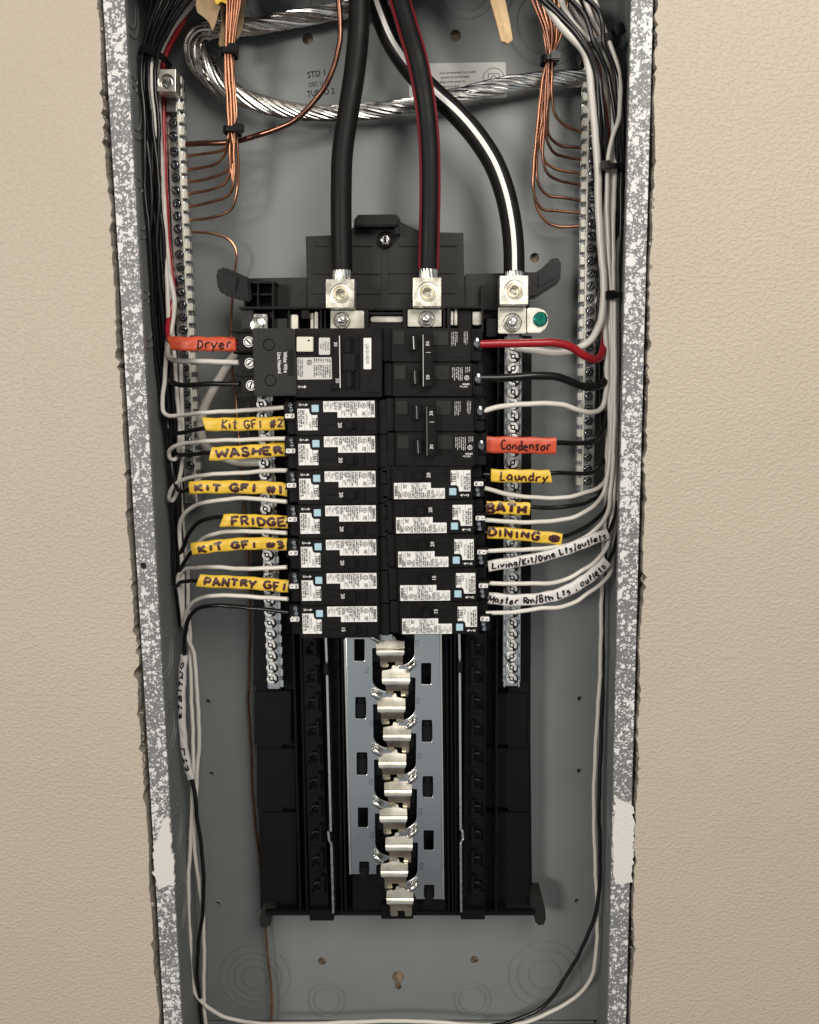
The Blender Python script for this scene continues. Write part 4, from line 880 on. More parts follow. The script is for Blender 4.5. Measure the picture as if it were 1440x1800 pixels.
# ================================================================== TAPES WITH HANDWRITING
G = {
 'A': '0,0 .45,1 .55,1 1,0|.2,.38 .8,.38', 'B': '.1,0 .1,1 .6,1 .85,.8 .6,.55 .1,.52 .7,.48 .95,.25 .7,0 .1,0', 'C': '.95,.85 .6,1 .2,.9 0,.5 .2,.1 .6,0 .95,.15',
 'D': '.15,0 .15,1 .6,.95 .95,.6 .9,.25 .6,.02 .05,0', 'E': '.9,1 .1,.95 .1,0 .95,.02|.1,.5 .75,.52', 'F': '.15,0 .15,1 .95,1|.15,.52 .75,.55', 'G': '.95,.85 .6,1 .2,.9 0,.5 .2,.1 .6,0 .9,.15 .9,.45 .5,.45|.9,.45 1,.2',
 'H': '.1,0 .1,1|.9,0 .9,1|.1,.5 .9,.5', 'I': '.5,0 .5,1', 'J': '.7,1 .7,.2 .4,0 .1,.2', 'K': '.1,0 .1,1|.9,1 .1,.45 .95,0', 'L': '.15,1 .1,0 .95,.03', 'M': '0,0 .15,1 .5,.3 .85,1 1,0', 'N': '.08,0 .1,1 .88,.02 .9,1',
 'P': '.15,0 .15,1 .7,.98 .9,.75 .7,.5 .15,.45', 'R': '.15,0 .15,1 .7,.98 .9,.76 .65,.52 .15,.48|.45,.5 .98,0', 'S': '.9,.88 .5,1 .15,.82 .3,.56 .75,.45 .9,.2 .55,0 .1,.12', 'T': '.5,0 .5,1|0,1 1,1', 'V': '0,1 .5,0 1,1', 'W': '0,1 .25,0 .5,.7 .75,0 1,1', 'Y': '0,1 .5,.5|1,1 .5,.5 .35,0',
 'a': '.8,.6 .3,.62 .05,.3 .3,.02 .75,.2 .8,.6 .85,.05 1,0', 'c': '.85,.52 .45,.65 .1,.35 .4,.02 .9,.1', 'd': '.8,.5 .3,.6 .05,.3 .3,.02 .8,.2|.85,1 .8,.2 .95,0', 'e': '.1,.32 .85,.38 .6,.65 .2,.55 .1,.2 .45,0 .95,.12',
 'g': '.8,.6 .3,.62 .1,.35 .35,.12 .78,.3 .8,.6 .8,-.15 .45,-.35 .1,-.2', 'h': '.1,1 .1,0 .15,.4 .5,.6 .85,.4 .9,0', 'i': '.5,0 .5,.6|.5,.85 .5,.9', 'k': '.1,1 .1,0|.8,.6 .1,.25 .9,0', 'l': '.5,1 .45,.1 .7,0', 'm': '0,0 0,.6 .3,.6 .45,0 .5,.5 .8,.6 1,0', 'n': '.1,.6 .1,0 .15,.45 .5,.62 .85,.4 .9,0',
 'o': '.5,.62 .1,.4 .2,.05 .6,0 .9,.3 .7,.6 .45,.62', 'r': '.2,0 .2,.6|.2,.4 .5,.62 .9,.58', 's': '.85,.55 .5,.65 .2,.5 .75,.25 .6,0 .1,.05', 't': '.5,1 .45,.1 .8,0|.1,.65 .9,.68', 'u': '.1,.6 .15,.1 .5,0 .8,.2 .85,.6 .85,.1 1,0', 'v': '.05,.6 .45,0 .95,.62', 'w': '.0,.6 .2,0 .5,.5 .7,0 1,.6', 'y': '.05,.6 .4,.1|.95,.7 .4,.05 .1,-.35',
 '1': '.4,.8 .6,1 .55,0', '2': '.1,.8 .4,1 .85,.8 .7,.5 .1,0 .95,.05', '3': '.1,.9 .6,1 .8,.8 .4,.55 .85,.35 .7,.05 .1,.02', '#': '.3,0 .4,1|.65,0 .75,1|.05,.35 .95,.38|.05,.66 1,.7', '/': '.2,-.15 .8,1.1', ';': '.5,.6 .55,.65|.55,.2 .35,-.1', '0': '.5,1 .1,.7 .1,.3 .5,0 .9,.3 .9,.7 .5,1|.5,.9 .5,.1|.35,.8 .38,.2|.65,.8 .62,.2', ' ': '',
}
def tape(label, tname, pts, ds, hh, m, txt, u0, u1, th, ink='ink_marker', lw=.00055, b=.0022, vsh=0., seed=1, group=None, taper=(0, 0), flip=False, tilt=0.0):
    """folded tape flag round a wire; hh = half height (m); txt spans u0..u1 of the length"""
    path = catmull(depth_path(pts, ds), 12); fr = front_frames(path); n = len(path)
    T = thing('wire_label', label, 'tape label', path[0], group)
    rs = random.Random(seed); bm = bmesh.new(); rings = []; K = 28
    def sect(a): return math.copysign(abs(math.cos(a)) ** .75, math.cos(a)), math.copysign(abs(math.sin(a)) ** .9, math.sin(a))
    for i, p in enumerate(path):
        Tn, N, B = fr[i]; r = []; wv = .00022 * math.sin(i * .55 + seed) + rs.gauss(0, .00005)
        for j in range(K):
            c_, s_ = sect(2 * math.pi * j / K); sh = 0
            if i == 0: sh = taper[0] * s_
            if i == n - 1: sh = taper[1] * s_
            bz = b * (1 + .10 * math.sin(i * .8 + seed * 2 + 2 * s_)); crease = -.0004 * math.exp(-((s_ - .35) / .12) ** 2) * (1 if c_ > 0 else 0)
            r.append(bm.verts.new(p + N * (bz * c_ + crease) + B * (hh * s_ + wv) + Tn * sh))
        rings.append(r)
    for a, c in zip(rings, rings[1:]):
        for j in range(K): bm.faces.new((a[j], a[(j + 1) % K], c[(j + 1) % K], c[j])).smooth = True
    bm.faces.new(rings[0][::-1]); bm.faces.new(rings[-1]); obj('tape', bm, m, T)
    # handwriting
    L = [0]
    for i in range(1, n): L.append(L[-1] + (path[i] - path[i - 1]).length)
    tot = L[-1]
    def surf(u, v, e=.00022):
        if flip: u, v = tot - u, -v
        u = min(max(u, 0), tot); i = 0
        while i < n - 2 and L[i + 1] < u: i += 1
        t = (u - L[i]) / max(1e-9, L[i + 1] - L[i]); p = path[i].lerp(path[i + 1], t); Tn, N, B = fr[i]; N = N.lerp(fr[i + 1][1], t); B = B.lerp(fr[i + 1][2], t)
        s_ = max(-.97, min(.97, v / hh)); a = math.asin(min(1, abs(s_) ** (1 / .9))); c_ = math.cos(a) ** .75
        return p + N * (b * c_ * 1.10 + e) - B * (v * -1)
    sgn = 1
    # is +B up or down? text v up must face world up for left-to-right paths
    Bup = fr[0][2].z; sg = 1 if (Bup > 0) else -1
    bm = bmesh.new()
    def stroke(pl):
        q = []
        for (a, c) in zip(pl, pl[1:]):
            d = math.hypot(c[0] - a[0], c[1] - a[1]); k = max(1, int(d / .0007))
            for t in range(k): q.append((a[0] + (c[0] - a[0]) * t / k, a[1] + (c[1] - a[1]) * t / k))
        q.append(pl[-1]); m_ = len(q); L_ = []; 
        for i in range(m_):
            a = q[max(0, i - 1)]; c = q[min(m_ - 1, i + 1)]; dx, dy = c[0] - a[0], c[1] - a[1]; d = math.hypot(dx, dy) or 1
            w = lw * 1.4 * rs.uniform(.75, 1.2) * (.8 if i in (0, m_ - 1) else 1); nx, ny = -dy / d * w, dx / d * w
            L_.append((bm.verts.new(surf(q[i][0] + nx, sg * (q[i][1] + ny))), bm.verts.new(surf(q[i][0] - nx, sg * (q[i][1] - ny)))))
        for (a, c) in zip(L_, L_[1:]): bm.faces.new((a[0], a[1], c[1], c[0]))
    ww = {' ': .55, 'I': .5, 'i': .4, 'l': .45, '1': .5, 't': .7, ';': .6, '/': .6, 'W': 1.25, 'M': 1.25, 'm': 1.2, 'w': 1.1, '0': 1.2, '#': 1.0}
    tw_ = sum(ww.get(c, .85) + .22 for c in txt); unit = (u1 - u0) * tot / tw_; u = u0 * tot
    for c in txt:
        w = ww.get(c, .85) * unit; jy = rs.uniform(-.09, .09) * th; js = rs.uniform(.90, 1.18); sl = rs.uniform(-.10, .16); rt = rs.uniform(-.13, .13)
        for s in G[c].split('|'):
            if not s: continue
            pl = [tuple(map(float, k.split(','))) for k in s.split()]
            stroke([(u + (x + sl * y) * w - rt * (y - .5) * th + rs.gauss(0, .00012), (y - .5) * th * js + rt * (x - .5) * w + rs.gauss(0, .00012) + jy + vsh + tilt * ((u - u0 * tot) / tot - .5)) for x, y in pl])
        u += w + .22 * unit
    o = obj('lettering', bm, ink, T); return T
GY = 'yellow handwritten tape labels'
tape('orange tape handwritten Dryer on the red wire of the left breaker', 'dryer', [(299, 604), (340, 604.5), (380, 605), (415, 605)], [(0, .036), (3, .034)], .0052, 'tape_red', 'Dryer', .42, .97, .0062, 'ink_black', .00035, taper=(.0016, 0), seed=3)
tape('orange tape handwritten Condensor right of the 30 breaker', 'condensor', [(850, 781.5), (890, 782), (935, 783), (977, 784)], [(0, .034), (3, .036)], .0062, 'tape_red', 'Condensor', .24, .94, .0062, 'ink_black', .00040, seed=4)
tape('yellow tape handwritten Kit GFI #2 above the washer tape', 'k2', [(360, 746), (400, 746), (450, 745), (501, 744)], [(0, .037), (3, .034)], .0050, 'tape_yellow', 'Kit GFI #2', .22, 1.0, .0058, 'ink_marker', .00042, taper=(.0012, 0), seed=5, group=GY)
tape('yellow tape handwritten WASHER in bold marker', 'w', [(371, 798), (410, 796), (455, 793), (502, 789.5)], [(0, .037), (3, .034)], .0052, 'tape_yellow', 'WASHER', .07, 1.0, .0052, 'ink_marker', .00075, taper=(-.0016, 0), seed=6, group=GY)
tape('yellow tape handwritten KIT GFI #1 below the washer tape', 'k1', [(334, 857), (380, 856), (440, 856.5), (480, 858), (506, 861)], [(0, .038), (4, .034)], .0050, 'tape_yellow', 'KIT GFI #1', .06, .98, .0050, 'ink_marker', .00075, seed=7, group=GY, vsh=-.0006)
tape('yellow tape handwritten FRIDGE', 'f', [(391, 914.5), (430, 915), (470, 916.5), (507, 917.5)], [(0, .037), (3, .034)], .0050, 'tape_yellow', 'FRIDGE', .14, 1.0, .0056, 'ink_marker', .00070, taper=(-.0022, 0), seed=8, group=GY)
tape('yellow tape handwritten KIT GFI #3 above the pantry tape', 'k3', [(338, 965), (370, 961), (410, 957), (460, 955), (505, 957)], [(0, .038), (4, .034)], .0048, 'tape_yellow', 'KIT GFI #3', .08, 1.0, .0048, 'ink_marker', .00075, seed=9, group=GY, vsh=-.0004)
tape('yellow tape handwritten PANTRY GFI, lowest yellow tape', 'p', [(349, 1021), (390, 1022.5), (440, 1025), (480, 1028), (508, 1031)], [(0, .037), (4, .034)], .0050, 'tape_yellow', 'PANTRY GFI', .07, 1.0, .0056, 'ink_marker', .00070, taper=(-.0018, 0), seed=10, group=GY)
tape('yellow tape handwritten Laundry right of the top arc fault breaker', 'l', [(863, 836), (900, 836.5), (935, 837), (968, 837.5)], [(0, .034), (3, .036)], .0049, 'tape_yellow', 'Laundry', .15, .97, .0060, 'ink_marker', .00048, taper=(0, .0012), seed=11, group=GY, vsh=-.0004)
tape('short yellow tape handwritten BATH', 'b', [(855, 892), (880, 892.5), (905, 893.5), (931, 894.5)], [(0, .034), (3, .036)], .0049, 'tape_yellow', 'BATH', .0, .95, .0056, 'ink_marker', .00085, seed=12, group=GY)
tape('yellow tape handwritten DINING with a circled blot at its end', 'd', [(857, 935.5), (900, 938.5), (945, 943), (987, 947.5)], [(0, .034), (3, .038)], .0046, 'tape_yellow', 'DINING 0', .0, .99, .0050, 'ink_marker', .00070, seed=13, group=GY, vsh=.0004)
GW = 'white handwritten tape labels'
tape('white tape handwritten Living/Kit/Dine Lts/outlets', 'lv', [(858, 995), (900, 989), (947, 980), (1001, 964), (1037, 950), (1068, 938)], [(0, .034), (3, .038), (5, .044)], .0043, 'tape_white', 'Living/Kit/Dine Lts/outlets', .03, .98, .0046, 'ink_black', .00042, seed=14, group=GW)
tape('white tape handwritten Master Rm/Bth Lts ; outlets, lower of two white tapes', 'm', [(857, 1051), (905, 1055), (954, 1051), (986, 1043), (1019, 1026), (1044, 1008), (1067, 987)], [(0, .034), (3, .038), (6, .046)], .0046, 'tape_white', 'Master Rm/Bth Lts ; outlets', .0, .97, .0046, 'ink_black', .00042, seed=15, group=GW)
tape('white tape running down the left wall with half hidden black writing', 'v', [(324, 1152), (321, 1190), (320, 1240), (322, 1290), (328, 1335), (336, 1368)], [(0, .060), (5, .064)], .0030, 'tape_white', 'outlets    Lts', .04, .95, .0036, 'ink_black', .00042, b=.0026, seed=16, group=GW, vsh=.0012)
# ================================================================== BRANCH WIRES, LEFT
r12, r10, r6 = .00168, .0020, .0030
GL = 'white neutral wires on the left'; GB = 'black hot wires on the left'
def lw_(lab, pts, ds, r=r12, m='white_wire', g=GL): wire('branch_wire', lab, 'wire', pts, ds, r, m, g)
# rows: (row end points) then down/up lane inside the side bundle
lw_('white wire bending into the middle terminal of the dryer breaker', [(285, -20), (262, 90), (270, 180), (282, 330), (290, 450), (306, 530), (301, 580), (294, 608), (298, 628), (315, 634), (345, 635), (385, 636), (420, 637)], [(0, .05), (2, .062), (5, .064), (8, .056), (12, .034)], r10)
lw_('black wire into the bottom terminal of the dryer breaker', [(270, -20), (255, 90), (262, 250), (278, 450), (289, 600), (293, 655), (303, 672), (324, 677), (360, 675), (422, 675)], [(0, .05), (2, .066), (5, .064), (9, .034)], r10, 'black_wire', GB)
wire('branch_wire', 'red wire leading down the left side into the orange dryer tape', 'wire', [(345, -20), (320, 40), (291, 98), (288, 190), (291, 330), (298, 450), (305, 520), (297, 558), (296, 592), (306, 604), (360, 605), (424, 603)], [(0, .06), (2, .070), (5, .072), (7, .060), (9, .038), (11, .0375)], r10, 'red_wire')
lw_('white wire of the topmost arc fault row, left', [(300, -20), (268, 90), (276, 250), (289, 430), (296, 560), (290, 660), (286, 700), (288, 724), (297, 731), (315, 730), (345, 727), (400, 723), (450, 720), (500, 716)], [(0, .052), (3, .060), (9, .056), (13, .028)])
lw_('white wire at the washer breaker, left', [(322, -20), (285, 60), (272, 130), (284, 300), (296, 470), (306, 620), (312, 700), (316, 770), (309, 806), (299, 806), (297, 795), (306, 786), (324, 780), (353, 776), (400, 774), (451, 772), (502, 771)], [(0, .055), (3, .066), (8, .066), (12, .054), (16, .028)])
lw_('white wire above the Kit GFI #1 tape, left', [(318, 640), (320, 720), (321, 800), (312, 860), (303, 880), (297, 877), (299, 866), (308, 853), (324, 843), (360, 835), (415, 832), (462, 828), (504, 827)], [(0, .070), (4, .068), (8, .056), (12, .028)])
lw_('white wire arching above the fridge tape, left', [(322, 1100), (321, 1020), (319, 970), (315, 935), (318, 915), (330, 898), (353, 885), (385, 879), (425, 876), (462, 878), (504, 882)], [(0, .068), (3, .062), (10, .028)])
lw_('white wire between the fridge and Kit GFI #3 tapes, left', [(318, 1060), (316, 1010), (326, 985), (340, 964), (360, 945), (385, 937), (415, 934), (451, 934), (504, 937)], [(0, .068), (3, .060), (8, .028)])
lw_('nearly straight white wire above the pantry tape, left', [(322, 1090), (316, 1040), (314, 1012), (326, 1000), (350, 998), (385, 997), (415, 999), (440, 1000), (504, 997)], [(0, .068), (3, .060), (8, .028)])
lw_('white wire below the pantry tape curving down the left side to the bottom', [(506, 1053), (462, 1050), (404, 1047), (371, 1047), (346, 1055), (331, 1070), (325, 1091), (330, 1120), (340, 1147), (345, 1185), (347, 1228), (350, 1270), (350, 1310), (347, 1354), (344, 1408), (341, 1462), (345, 1517), (352, 1567), (357, 1610), (359, 1679), (359, 1769), (366, 1830)], [(0, .028), (5, .055), (8, .070), (21, .080)])
wire('branch_wire', 'long white wire running along the bottom of the box', 'wire', [(330, 1000), (331, 1060), (334, 1120), (336, 1200), (338, 1260), (340, 1320), (338, 1400), (335, 1480), (332, 1535), (332, 1607), (335, 1661), (336, 1715), (345, 1748), (373, 1776), (406, 1791), (460, 1799), (560, 1799), (660, 1795), (735, 1795), (800, 1799), (870, 1802), (930, 1795), (980, 1772), (1020, 1746), (1041, 1714), (1048, 1675), (1050, 1600), (1047, 1525), (1044, 1412), (1048, 1300), (1055, 1185), (1057, 1076), (1060, 980), (1066, 880), (1068, 700), (1072, 500), (1076, 300), (1066, 160), (1054, 95), (1030, 50), (1000, 10), (970, -30)], [(0, .074), (10, .074), (14, .078), (20, .080), (26, .074), (33, .068), (41, .060)], r12, 'white_wire')
lw_('black wire of the lowest left breaker without tape', [(508, 1076), (462, 1071), (415, 1066), (371, 1065), (350, 1069), (333, 1084), (326, 1113), (324, 1152)], [(0, .028), (5, .055), (7, .061)], r12, 'black_wire', GB)
lw_('black wire leaving the vertical white tape down to the bottom left', [(336, 1362), (344, 1405), (347, 1444), (353, 1480), (358, 1553), (356, 1607), (349, 1661), (347, 1715), (352, 1769), (358, 1830)], [(0, .066), (9, .078)], r12, 'black_wire', GB)
lw_('black wire entering the topmost yellow tape from the left', [(276, 60), (262, 140), (272, 300), (286, 480), (294, 620), (295, 720), (298, 758), (312, 762), (335, 757), (362, 752), (420, 746), (508, 744)], [(0, .06), (3, .07), (6, .062), (9, .0385), (11, .0362)], r12, 'black_wire', GB)
lw_('black wire entering the washer tape from the left', [(290, 60), (268, 140), (276, 300), (290, 480), (300, 640), (302, 760), (308, 796), (335, 798), (372, 796), (420, 795), (508, 789)], [(0, .062), (3, .072), (6, .066), (8, .042), (10, .0362)], r12, 'black_wire', GB)
lw_('black wire entering the yellow tape just below the washer tape', [(258, 120), (266, 300), (280, 480), (292, 640), (300, 780), (305, 840), (315, 862), (335, 860), (380, 857), (508, 861)], [(0, .07), (4, .070), (7, .045), (9, .0362)], r12, 'black_wire', GB)
lw_('black wire arching into the fridge tape', [(306, 760), (312, 860), (315, 940), (316, 975), (322, 962), (332, 938), (350, 919), (371, 910), (395, 909), (440, 914), (508, 917)], [(0, .074), (3, .066), (8, .0382), (10, .0362)], r12, 'black_wire', GB)
lw_('black wire rising into the Kit GFI #3 tape', [(306, 880), (308, 980), (310, 1028), (314, 1010), (325, 988), (342, 967), (380, 960), (440, 956), (508, 957)], [(0, .076), (3, .064), (6, .0382), (8, .0362)], r12, 'black_wire', GB)
lw_('black wire entering the pantry tape from the left', [(303, 900), (305, 990), (308, 1030), (318, 1024), (334, 1021), (352, 1021), (420, 1024), (508, 1030)], [(0, .076), (2, .068), (5, .0382), (7, .0362)], r12, 'black_wire', GB)
# dark mass of wires in the left gutter
for i, (x0, x1) in enumerate(((249, 303), (255, 309), (261, 314), (267, 306), (274, 318))):
    lw_('black wire hugging the left wall of the box, %s' % ('nearest the wall', 'second from the wall', 'third from the wall', 'fourth from the wall', 'nearest the ground bar')[i], [(290 + i * 16, -30), (x0 + 12 + i * 3, 50), (x0, 110), (x0 + 4 + (2, -3, 3, -2, 1)[i], 220), (x0 + 9 + (-3, 3, -2, 4, -3)[i], 330), (x0 + 12 + (3, -2, 2, -3, 2)[i], 430), (x0 + 24, 620), (x1 - 6, 800), (x1, 930), (x1 + 8, 1040), (x1 + 14, 1100)], [(0, .045), (2, .054 + .002 * (i % 2)), (5, .056 + .003 * (i % 3)), (10, .084)], r12, 'black_wire', GB)
for i, (x0, x1) in enumerate(((274, 300), (281, 316))):
    lw_(('pale wire in the left gutter beside the ground bar', 'pale wire looping low behind the washer tape')[i], [(335 + i * 20, -10), (300 + i * 12, 40), (276 + i * 4, 100), (x0 - 2, 160), (x0 + 6, 330), (x0 + 16, 520), (x1 - 6, 680), (x1 - 2, 790), (x1 + 4, 900), (x1 + 12, 990)], [(0, .058), (3, .066), (9, .078)], r12, 'old_white_wire', GL)
wire('neutral_pigtail', 'thick white pigtail slanting down behind the left wires to the neutral bar', 'wire', [(418, 618), (409, 630), (397, 650), (376, 683), (361, 714), (353, 745), (356, 772), (370, 792), (398, 806), (430, 812), (466, 812)], [(0, .045), (3, .060), (7, .066), (10, .062)], .0036, 'old_white_wire')
# ================================================================== BRANCH WIRES, RIGHT
GR = 'white neutral wires on the right'; GK = 'black hot wires on the right'
wire('branch_wire', 'thick white wire curving to the top of the right neutral bar', 'wire', [(950, -10), (985, 45), (1024, 86), (1034, 115), (1043, 200), (1050, 283), (1052, 350), (1055, 417), (1061, 483), (1061, 530), (1056, 566), (1038, 598), (1012, 614), (980, 620), (947, 617), (905, 611)], [(0, .040), (3, .046), (8, .052), (11, .052), (15, .054)], .0027, 'white_wire', GR, n=8, k=14)
wire('branch_wire', 'thick red wire bending from the right bundle to the 50 breaker', 'wire', [(1030, -20), (1052, 60), (1064, 150), (1068, 300), (1068, 480), (1064, 580), (1060, 618), (1048, 632), (1030, 626), (1008, 612), (983, 604), (947, 602.5), (893, 604), (843, 605)], [(0, .060), (2, .066), (5, .062), (8, .046), (13, .029)], r6, 'red_wire', n=8, k=14)
wire('branch_wire', 'thick black wire from the right bundle to the lower pole of the 50 breaker', 'wire', [(1020, -20), (1048, 70), (1070, 200), (1073, 400), (1072, 560), (1069, 640), (1062, 672), (1038, 681), (1015, 676), (994, 667), (972, 661), (940, 661), (893, 664), (843, 665)], [(0, .062), (2, .070), (5, .064), (8, .046), (13, .029)], r6, 'black_wire', GK, n=8, k=14)
def rw(lab, pts, ds, r=r12, m='white_wire', g=GR): wire('branch_wire', lab, 'wire', pts, ds, r, m, g)
rw('white wire waving from the right bundle to the upper pole of the 30 breaker', [(975, -20), (1005, 36), (1044, 82), (1064, 118), (1076, 160), (1079, 230), (1070, 300), (1064, 400), (1062, 520), (1067, 640), (1066, 690), (1057, 718), (1038, 725), (1016, 720), (990, 712), (958, 709.5), (911, 711), (875, 716), (842, 725)], [(0, .046), (5, .052), (11, .060), (14, .046), (18, .028)], r10)
rw('black wire leaving the condensor tape for the right bundle', [(1000, -20), (1042, 60), (1062, 130), (1066, 300), (1071, 500), (1072, 650), (1066, 735), (1055, 765), (1040, 777), (1010, 779), (976, 778), (930, 782), (842, 782)], [(0, .066), (3, .074), (6, .066), (9, .046), (10, .0382), (12, .0362)], r10, 'black_wire', GK)
rw('black wire leaving the laundry tape for the right bundle', [(1010, -20), (1046, 60), (1072, 140), (1077, 300), (1077, 500), (1074, 700), (1066, 800), (1052, 824), (1030, 832), (1000, 832), (966, 832), (930, 836), (850, 834)], [(0, .066), (3, .076), (6, .070), (9, .044), (10, .0382), (12, .0362)], r12, 'black_wire', GK)
rw('white wire below the laundry tape, right', [(1003, -20), (1032, 40), (1055, 82), (1072, 130), (1080, 220), (1074, 340), (1070, 480), (1072, 640), (1071, 780), (1067, 836), (1054, 856), (1030, 866), (1001, 873), (965, 875.5), (929, 874), (900, 870), (875, 864), (852, 858)], [(0, .050), (4, .054), (9, .062), (12, .048), (17, .027)])
rw('black wire leaving the bath tape for the right bundle', [(1060, 200), (1075, 400), (1078, 600), (1077, 780), (1067, 852), (1050, 873), (1030, 883), (1000, 890), (965, 893), (930, 890), (852, 890)], [(0, .078), (4, .070), (7, .046), (9, .0382), (10, .0362)], r12, 'black_wire', GK)
rw('white wire below the bath tape, right', [(1040, -20), (1058, 40), (1078, 92), (1088, 130), (1091, 165), (1087, 210), (1076, 244), (1068, 300), (1069, 420), (1076, 560), (1076, 700), (1072, 800), (1066, 850), (1058, 872), (1044, 889), (1019, 905), (984, 914), (947, 917.8), (900, 917), (852, 914)], [(0, .044), (5, .044), (9, .056), (13, .056), (15, .046), (19, .027)])
rw('black wire leaving the dining tape for the right bundle', [(1068, 200), (1080, 400), (1082, 600), (1082, 780), (1076, 860), (1068, 888), (1055, 907), (1035, 923), (1010, 936), (984, 944), (940, 942), (852, 936)], [(0, .078), (4, .070), (7, .050), (9, .0385), (11, .0362)], r12, 'black_wire', GK)
rw('white wire below the dining tape, right', [(1022, -20), (1042, 34), (1064, 78), (1082, 130), (1086, 240), (1080, 330), (1078, 450), (1081, 600), (1079, 780), (1073, 870), (1069, 898), (1055, 923), (1027, 945), (995, 958.5), (965, 963.5), (911, 966), (852, 969)], [(0, .048), (4, .054), (9, .056), (12, .044), (16, .027)])
rw('white wire between the two white tapes, right', [(1062, 95), (1080, 200), (1086, 320), (1084, 500), (1085, 700), (1079, 860), (1073, 930), (1066, 961), (1048, 986), (1022, 1004), (990, 1020), (965, 1025), (911, 1026), (852, 1025)], [(0, .062), (4, .062), (8, .048), (13, .027)])
rw('lowest white wire sweeping up under the Master tape, right', [(1070, 95), (1088, 200), (1090, 320), (1086, 500), (1090, 700), (1084, 880), (1078, 965), (1073, 1003), (1061, 1023), (1037, 1041), (1008, 1059), (986, 1067), (947, 1070), (900, 1076), (854, 1078)], [(0, .066), (4, .066), (8, .050), (14, .027)])
rw('black wire inside the upper white tape going up the right wall', [(1055, 95), (1084, 220), (1090, 420), (1092, 640), (1086, 840), (1078, 915), (1066, 939), (1037, 950), (1001, 964), (947, 980), (900, 989), (848, 996)], [(0, .072), (4, .066), (6, .044), (11, .0362)], .0016, 'black_wire', GK)
rw('black wire inside the Master tape going up the right wall', [(1060, 95), (1088, 220), (1094, 420), (1096, 640), (1090, 860), (1082, 955), (1067, 988), (1044, 1008), (1019, 1026), (986, 1043), (954, 1051), (905, 1055), (848, 1052)], [(0, .074), (4, .068), (6, .046), (12, .0362)], .0016, 'black_wire', GK)
rw('black wire running down the right side and across the bottom corner', [(990, -30), (1035, 60), (1066, 140), (1076, 320), (1078, 520), (1074, 760), (1066, 920), (1060, 1060), (1060, 1185), (1057, 1300), (1053, 1412), (1055, 1525), (1050, 1592), (1036, 1637), (1013, 1686), (983, 1735), (953, 1771), (915, 1789), (880, 1801), (830, 1806)], [(0, .066), (3, .074), (8, .072), (12, .070), (19, .080)], r12, 'black_wire', GK)
for i, (a, b, c, nm) in enumerate(((952, 1030, 1056, 'lowest at the upper right tie'), (962, 1034, 1064, 'second at the upper right tie'), (1000, 1050, 1084, 'third at the upper right tie'), (1030, 1066, 1090, 'nearest the right wall at the tie'))):
    rw('black wire ' + nm, [(a - 20, -20), (a + 25, 24), (b - 4, 78), (b + 18, 130), (c - 2, 210), (c + 2, 300), (c, 450), (c - 2, 600), (c, 760)], [(0, .038), (2, .041), (4, .047), (8, .080)], r12, 'black_wire', GK)
rw('pinkish white wire nearest the right wall at the top', [(1032, -20), (1046, 20), (1062, 60), (1078, 105), (1090, 180), (1094, 300), (1092, 460), (1094, 640)], [(0, .054), (4, .062), (7, .078)], r12, 'old_white_wire')
rw('short pale wire seen behind the upper right bundle', [(1008, -20), (1013, 20), (1022, 46), (1040, 90), (1052, 130)], [(0, .074), (4, .078)], r12, 'old_white_wire')
# ================================================================== CABLE TIES
def tie(label, c, ang, w, d, hgt, head, g='black cable ties'):
    """loop round a bundle: c photo centre + depth, ang = direction of the bundle from vertical, w half width px"""
    s = (P(c[0] + 10, c[1], c[2]) - P(*c)).length / 10; o0 = P(*c); T = thing('cable_tie', label, 'cable tie', o0, g)
    ax = Vector((math.cos(math.radians(ang)), 0, -math.sin(math.radians(ang)))); up = Vector((math.sin(math.radians(ang)), 0, math.cos(math.radians(ang)))); yv = Vector((0, 1, 0))
    bm = bmesh.new(); K = 28; A = []; n = 3.0
    for j in range(K):
        a = 2 * math.pi * j / K; x = math.copysign(abs(math.cos(a)) ** (2 / n), math.cos(a)) * w * s; y = math.copysign(abs(math.sin(a)) ** (2 / n), math.sin(a)) * d
        p = o0 + ax * x + yv * y; q = o0 + ax * (x * 1.0) + yv * y; nrm = (ax * math.cos(a) + yv * math.sin(a)) * .0011
        A.append([bm.verts.new(p - up * hgt), bm.verts.new(p + up * hgt), bm.verts.new(p + nrm + up * hgt * .9), bm.verts.new(p + nrm - up * hgt * .9)])
    for j in range(K):
        a, b = A[j], A[(j + 1) % K]
        for k in range(4): bm.faces.new((a[k], a[(k + 1) % 4], b[(k + 1) % 4], b[k]))
    bmesh.ops.recalc_face_normals(bm, faces=bm.faces[:]); obj('strap', bm, 'shiny_black', T)
    bm = bmesh.new(); q = bmesh.ops.create_cube(bm, size=1, matrix=Matrix.Translation(o0 + ax * head * w * s - yv * (d + .002)) @ Matrix.Rotation(math.radians(ang), 4, 'Y') @ Matrix.Diagonal((.0072, .0050, hgt * 3.0, 1)))
    bmesh.ops.bevel(bm, geom=bm.edges[:], offset=.0007, segments=2, affect='EDGES'); obj('head', bm, 'shiny_black', T)
tie('cable tie round the left copper bundle just under the paper', (403, 94, .058), 3, 13, .0066, .0022, .95)
tie('cable tie round the left copper bundle at the ground bar', (409, 231, .060), 4, 13, .0068, .0020, 1.2)
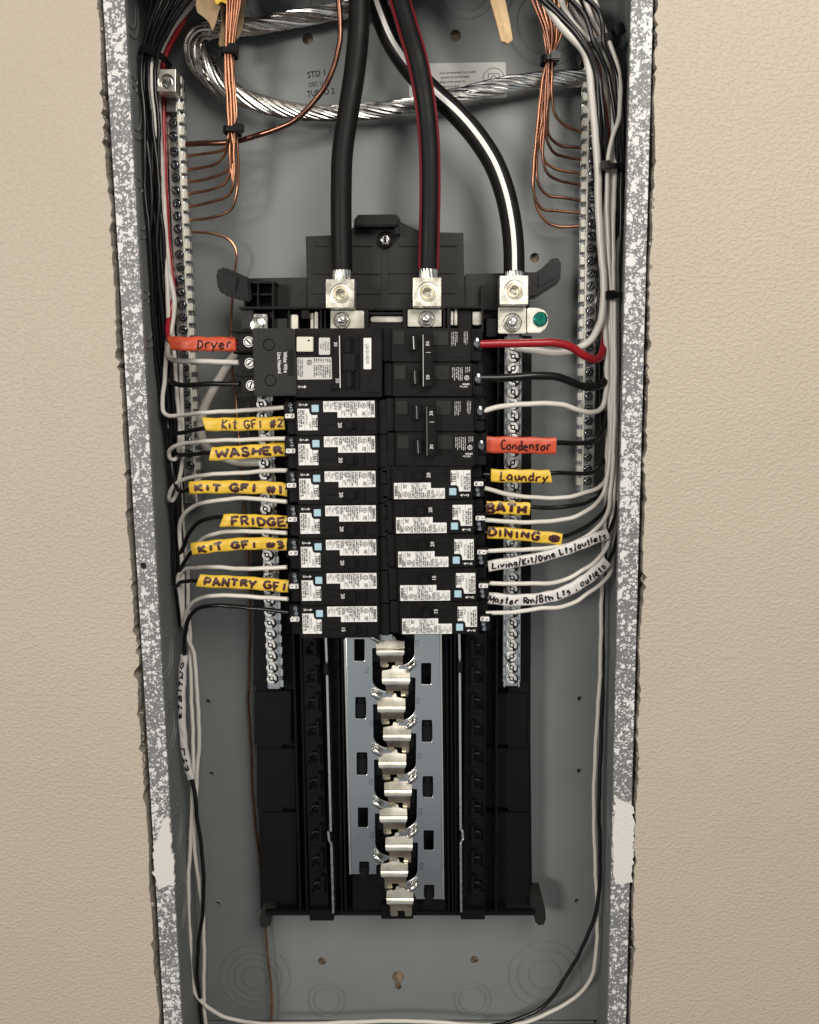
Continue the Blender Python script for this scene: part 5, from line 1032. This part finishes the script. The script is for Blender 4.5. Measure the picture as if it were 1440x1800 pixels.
tie('cable tie round the right copper bundle', (965, 107, .064), 2, 13, .0068, .0021, .6)
tie('slanted cable tie on the right wire bundle near the top', (1052, 86, .060), -22, 33, .0190, .0024, .80)
tie('cable tie on the right wire bundle beside the middle feeder curve', (1072, 303, .062), -2, 24, .0170, .0022, -.75)
tie('cable tie on the right wire bundle level with the feeder lugs', (1075, 523, .064), -2, 20, .0150, .0022, -.55)
tie('cable tie on the left wire bundle above the square lug', (273, 104, .066), 18, 22, .0150, .0024, .3)
# ================================================================== PAPER AND WOOD AT THE TOP
def ragged(name, label, cat, pts, Y, m, th=.0012, bulge=.003):
    bm = bmesh.new(); prism(bm, pts, Y, Y + th, 0); bmesh.ops.triangulate(bm, faces=bm.faces[:]); bmesh.ops.subdivide_edges(bm, edges=bm.edges[:], cuts=3, use_grid_fill=True)
    rs = random.Random(3)
    for v in bm.verts: v.co.y += bulge * math.sin(v.co.x * 400 + v.co.z * 150) * .5 + rs.gauss(0, .0001)
    for f_ in bm.faces: f_.smooth = False
    o = obj(name, bm, m, base=P(*pts[0], Y)); tag(o, label, cat)
ragged('kraft_paper', 'torn brown paper flap left of the copper bundle', 'paper', [(352, -40), (345, 10), (347, 22), (362, 34), (368, 40), (374, 55), (378, 40), (383, 24), (390, 10), (392, -40)], .046, 'kraft_paper')
ragged('kraft_paper', 'brown paper wrapped behind the left copper bundle', 'paper', [(390, -40), (388, 40), (385, 78), (388, 84), (404, 86), (420, 66), (428, 40), (432, 8), (436, -40)], .066, 'kraft_paper')
ragged('cable_sheath', 'scrap of yellow cable sheath at the top edge above the paper', 'cable sheath', [(376, -40), (378, 6), (384, 9), (390, 4), (397, 6), (400, -40)], .042, 'yellow_sheath')
ragged('wood_strip', 'pale torn strip of wood hanging from the top edge', 'wood strip', [(856, -40), (862, 2), (872, 38), (881, 74), (888, 75), (893, 77), (902, 68), (897, 40), (888, 0), (884, -40)], .045, 'pale_wood', .003)
# finish
for o in bpy.data.objects:
    if '_w' in o: del o['_w']
S.render.engine = 'CYCLES'
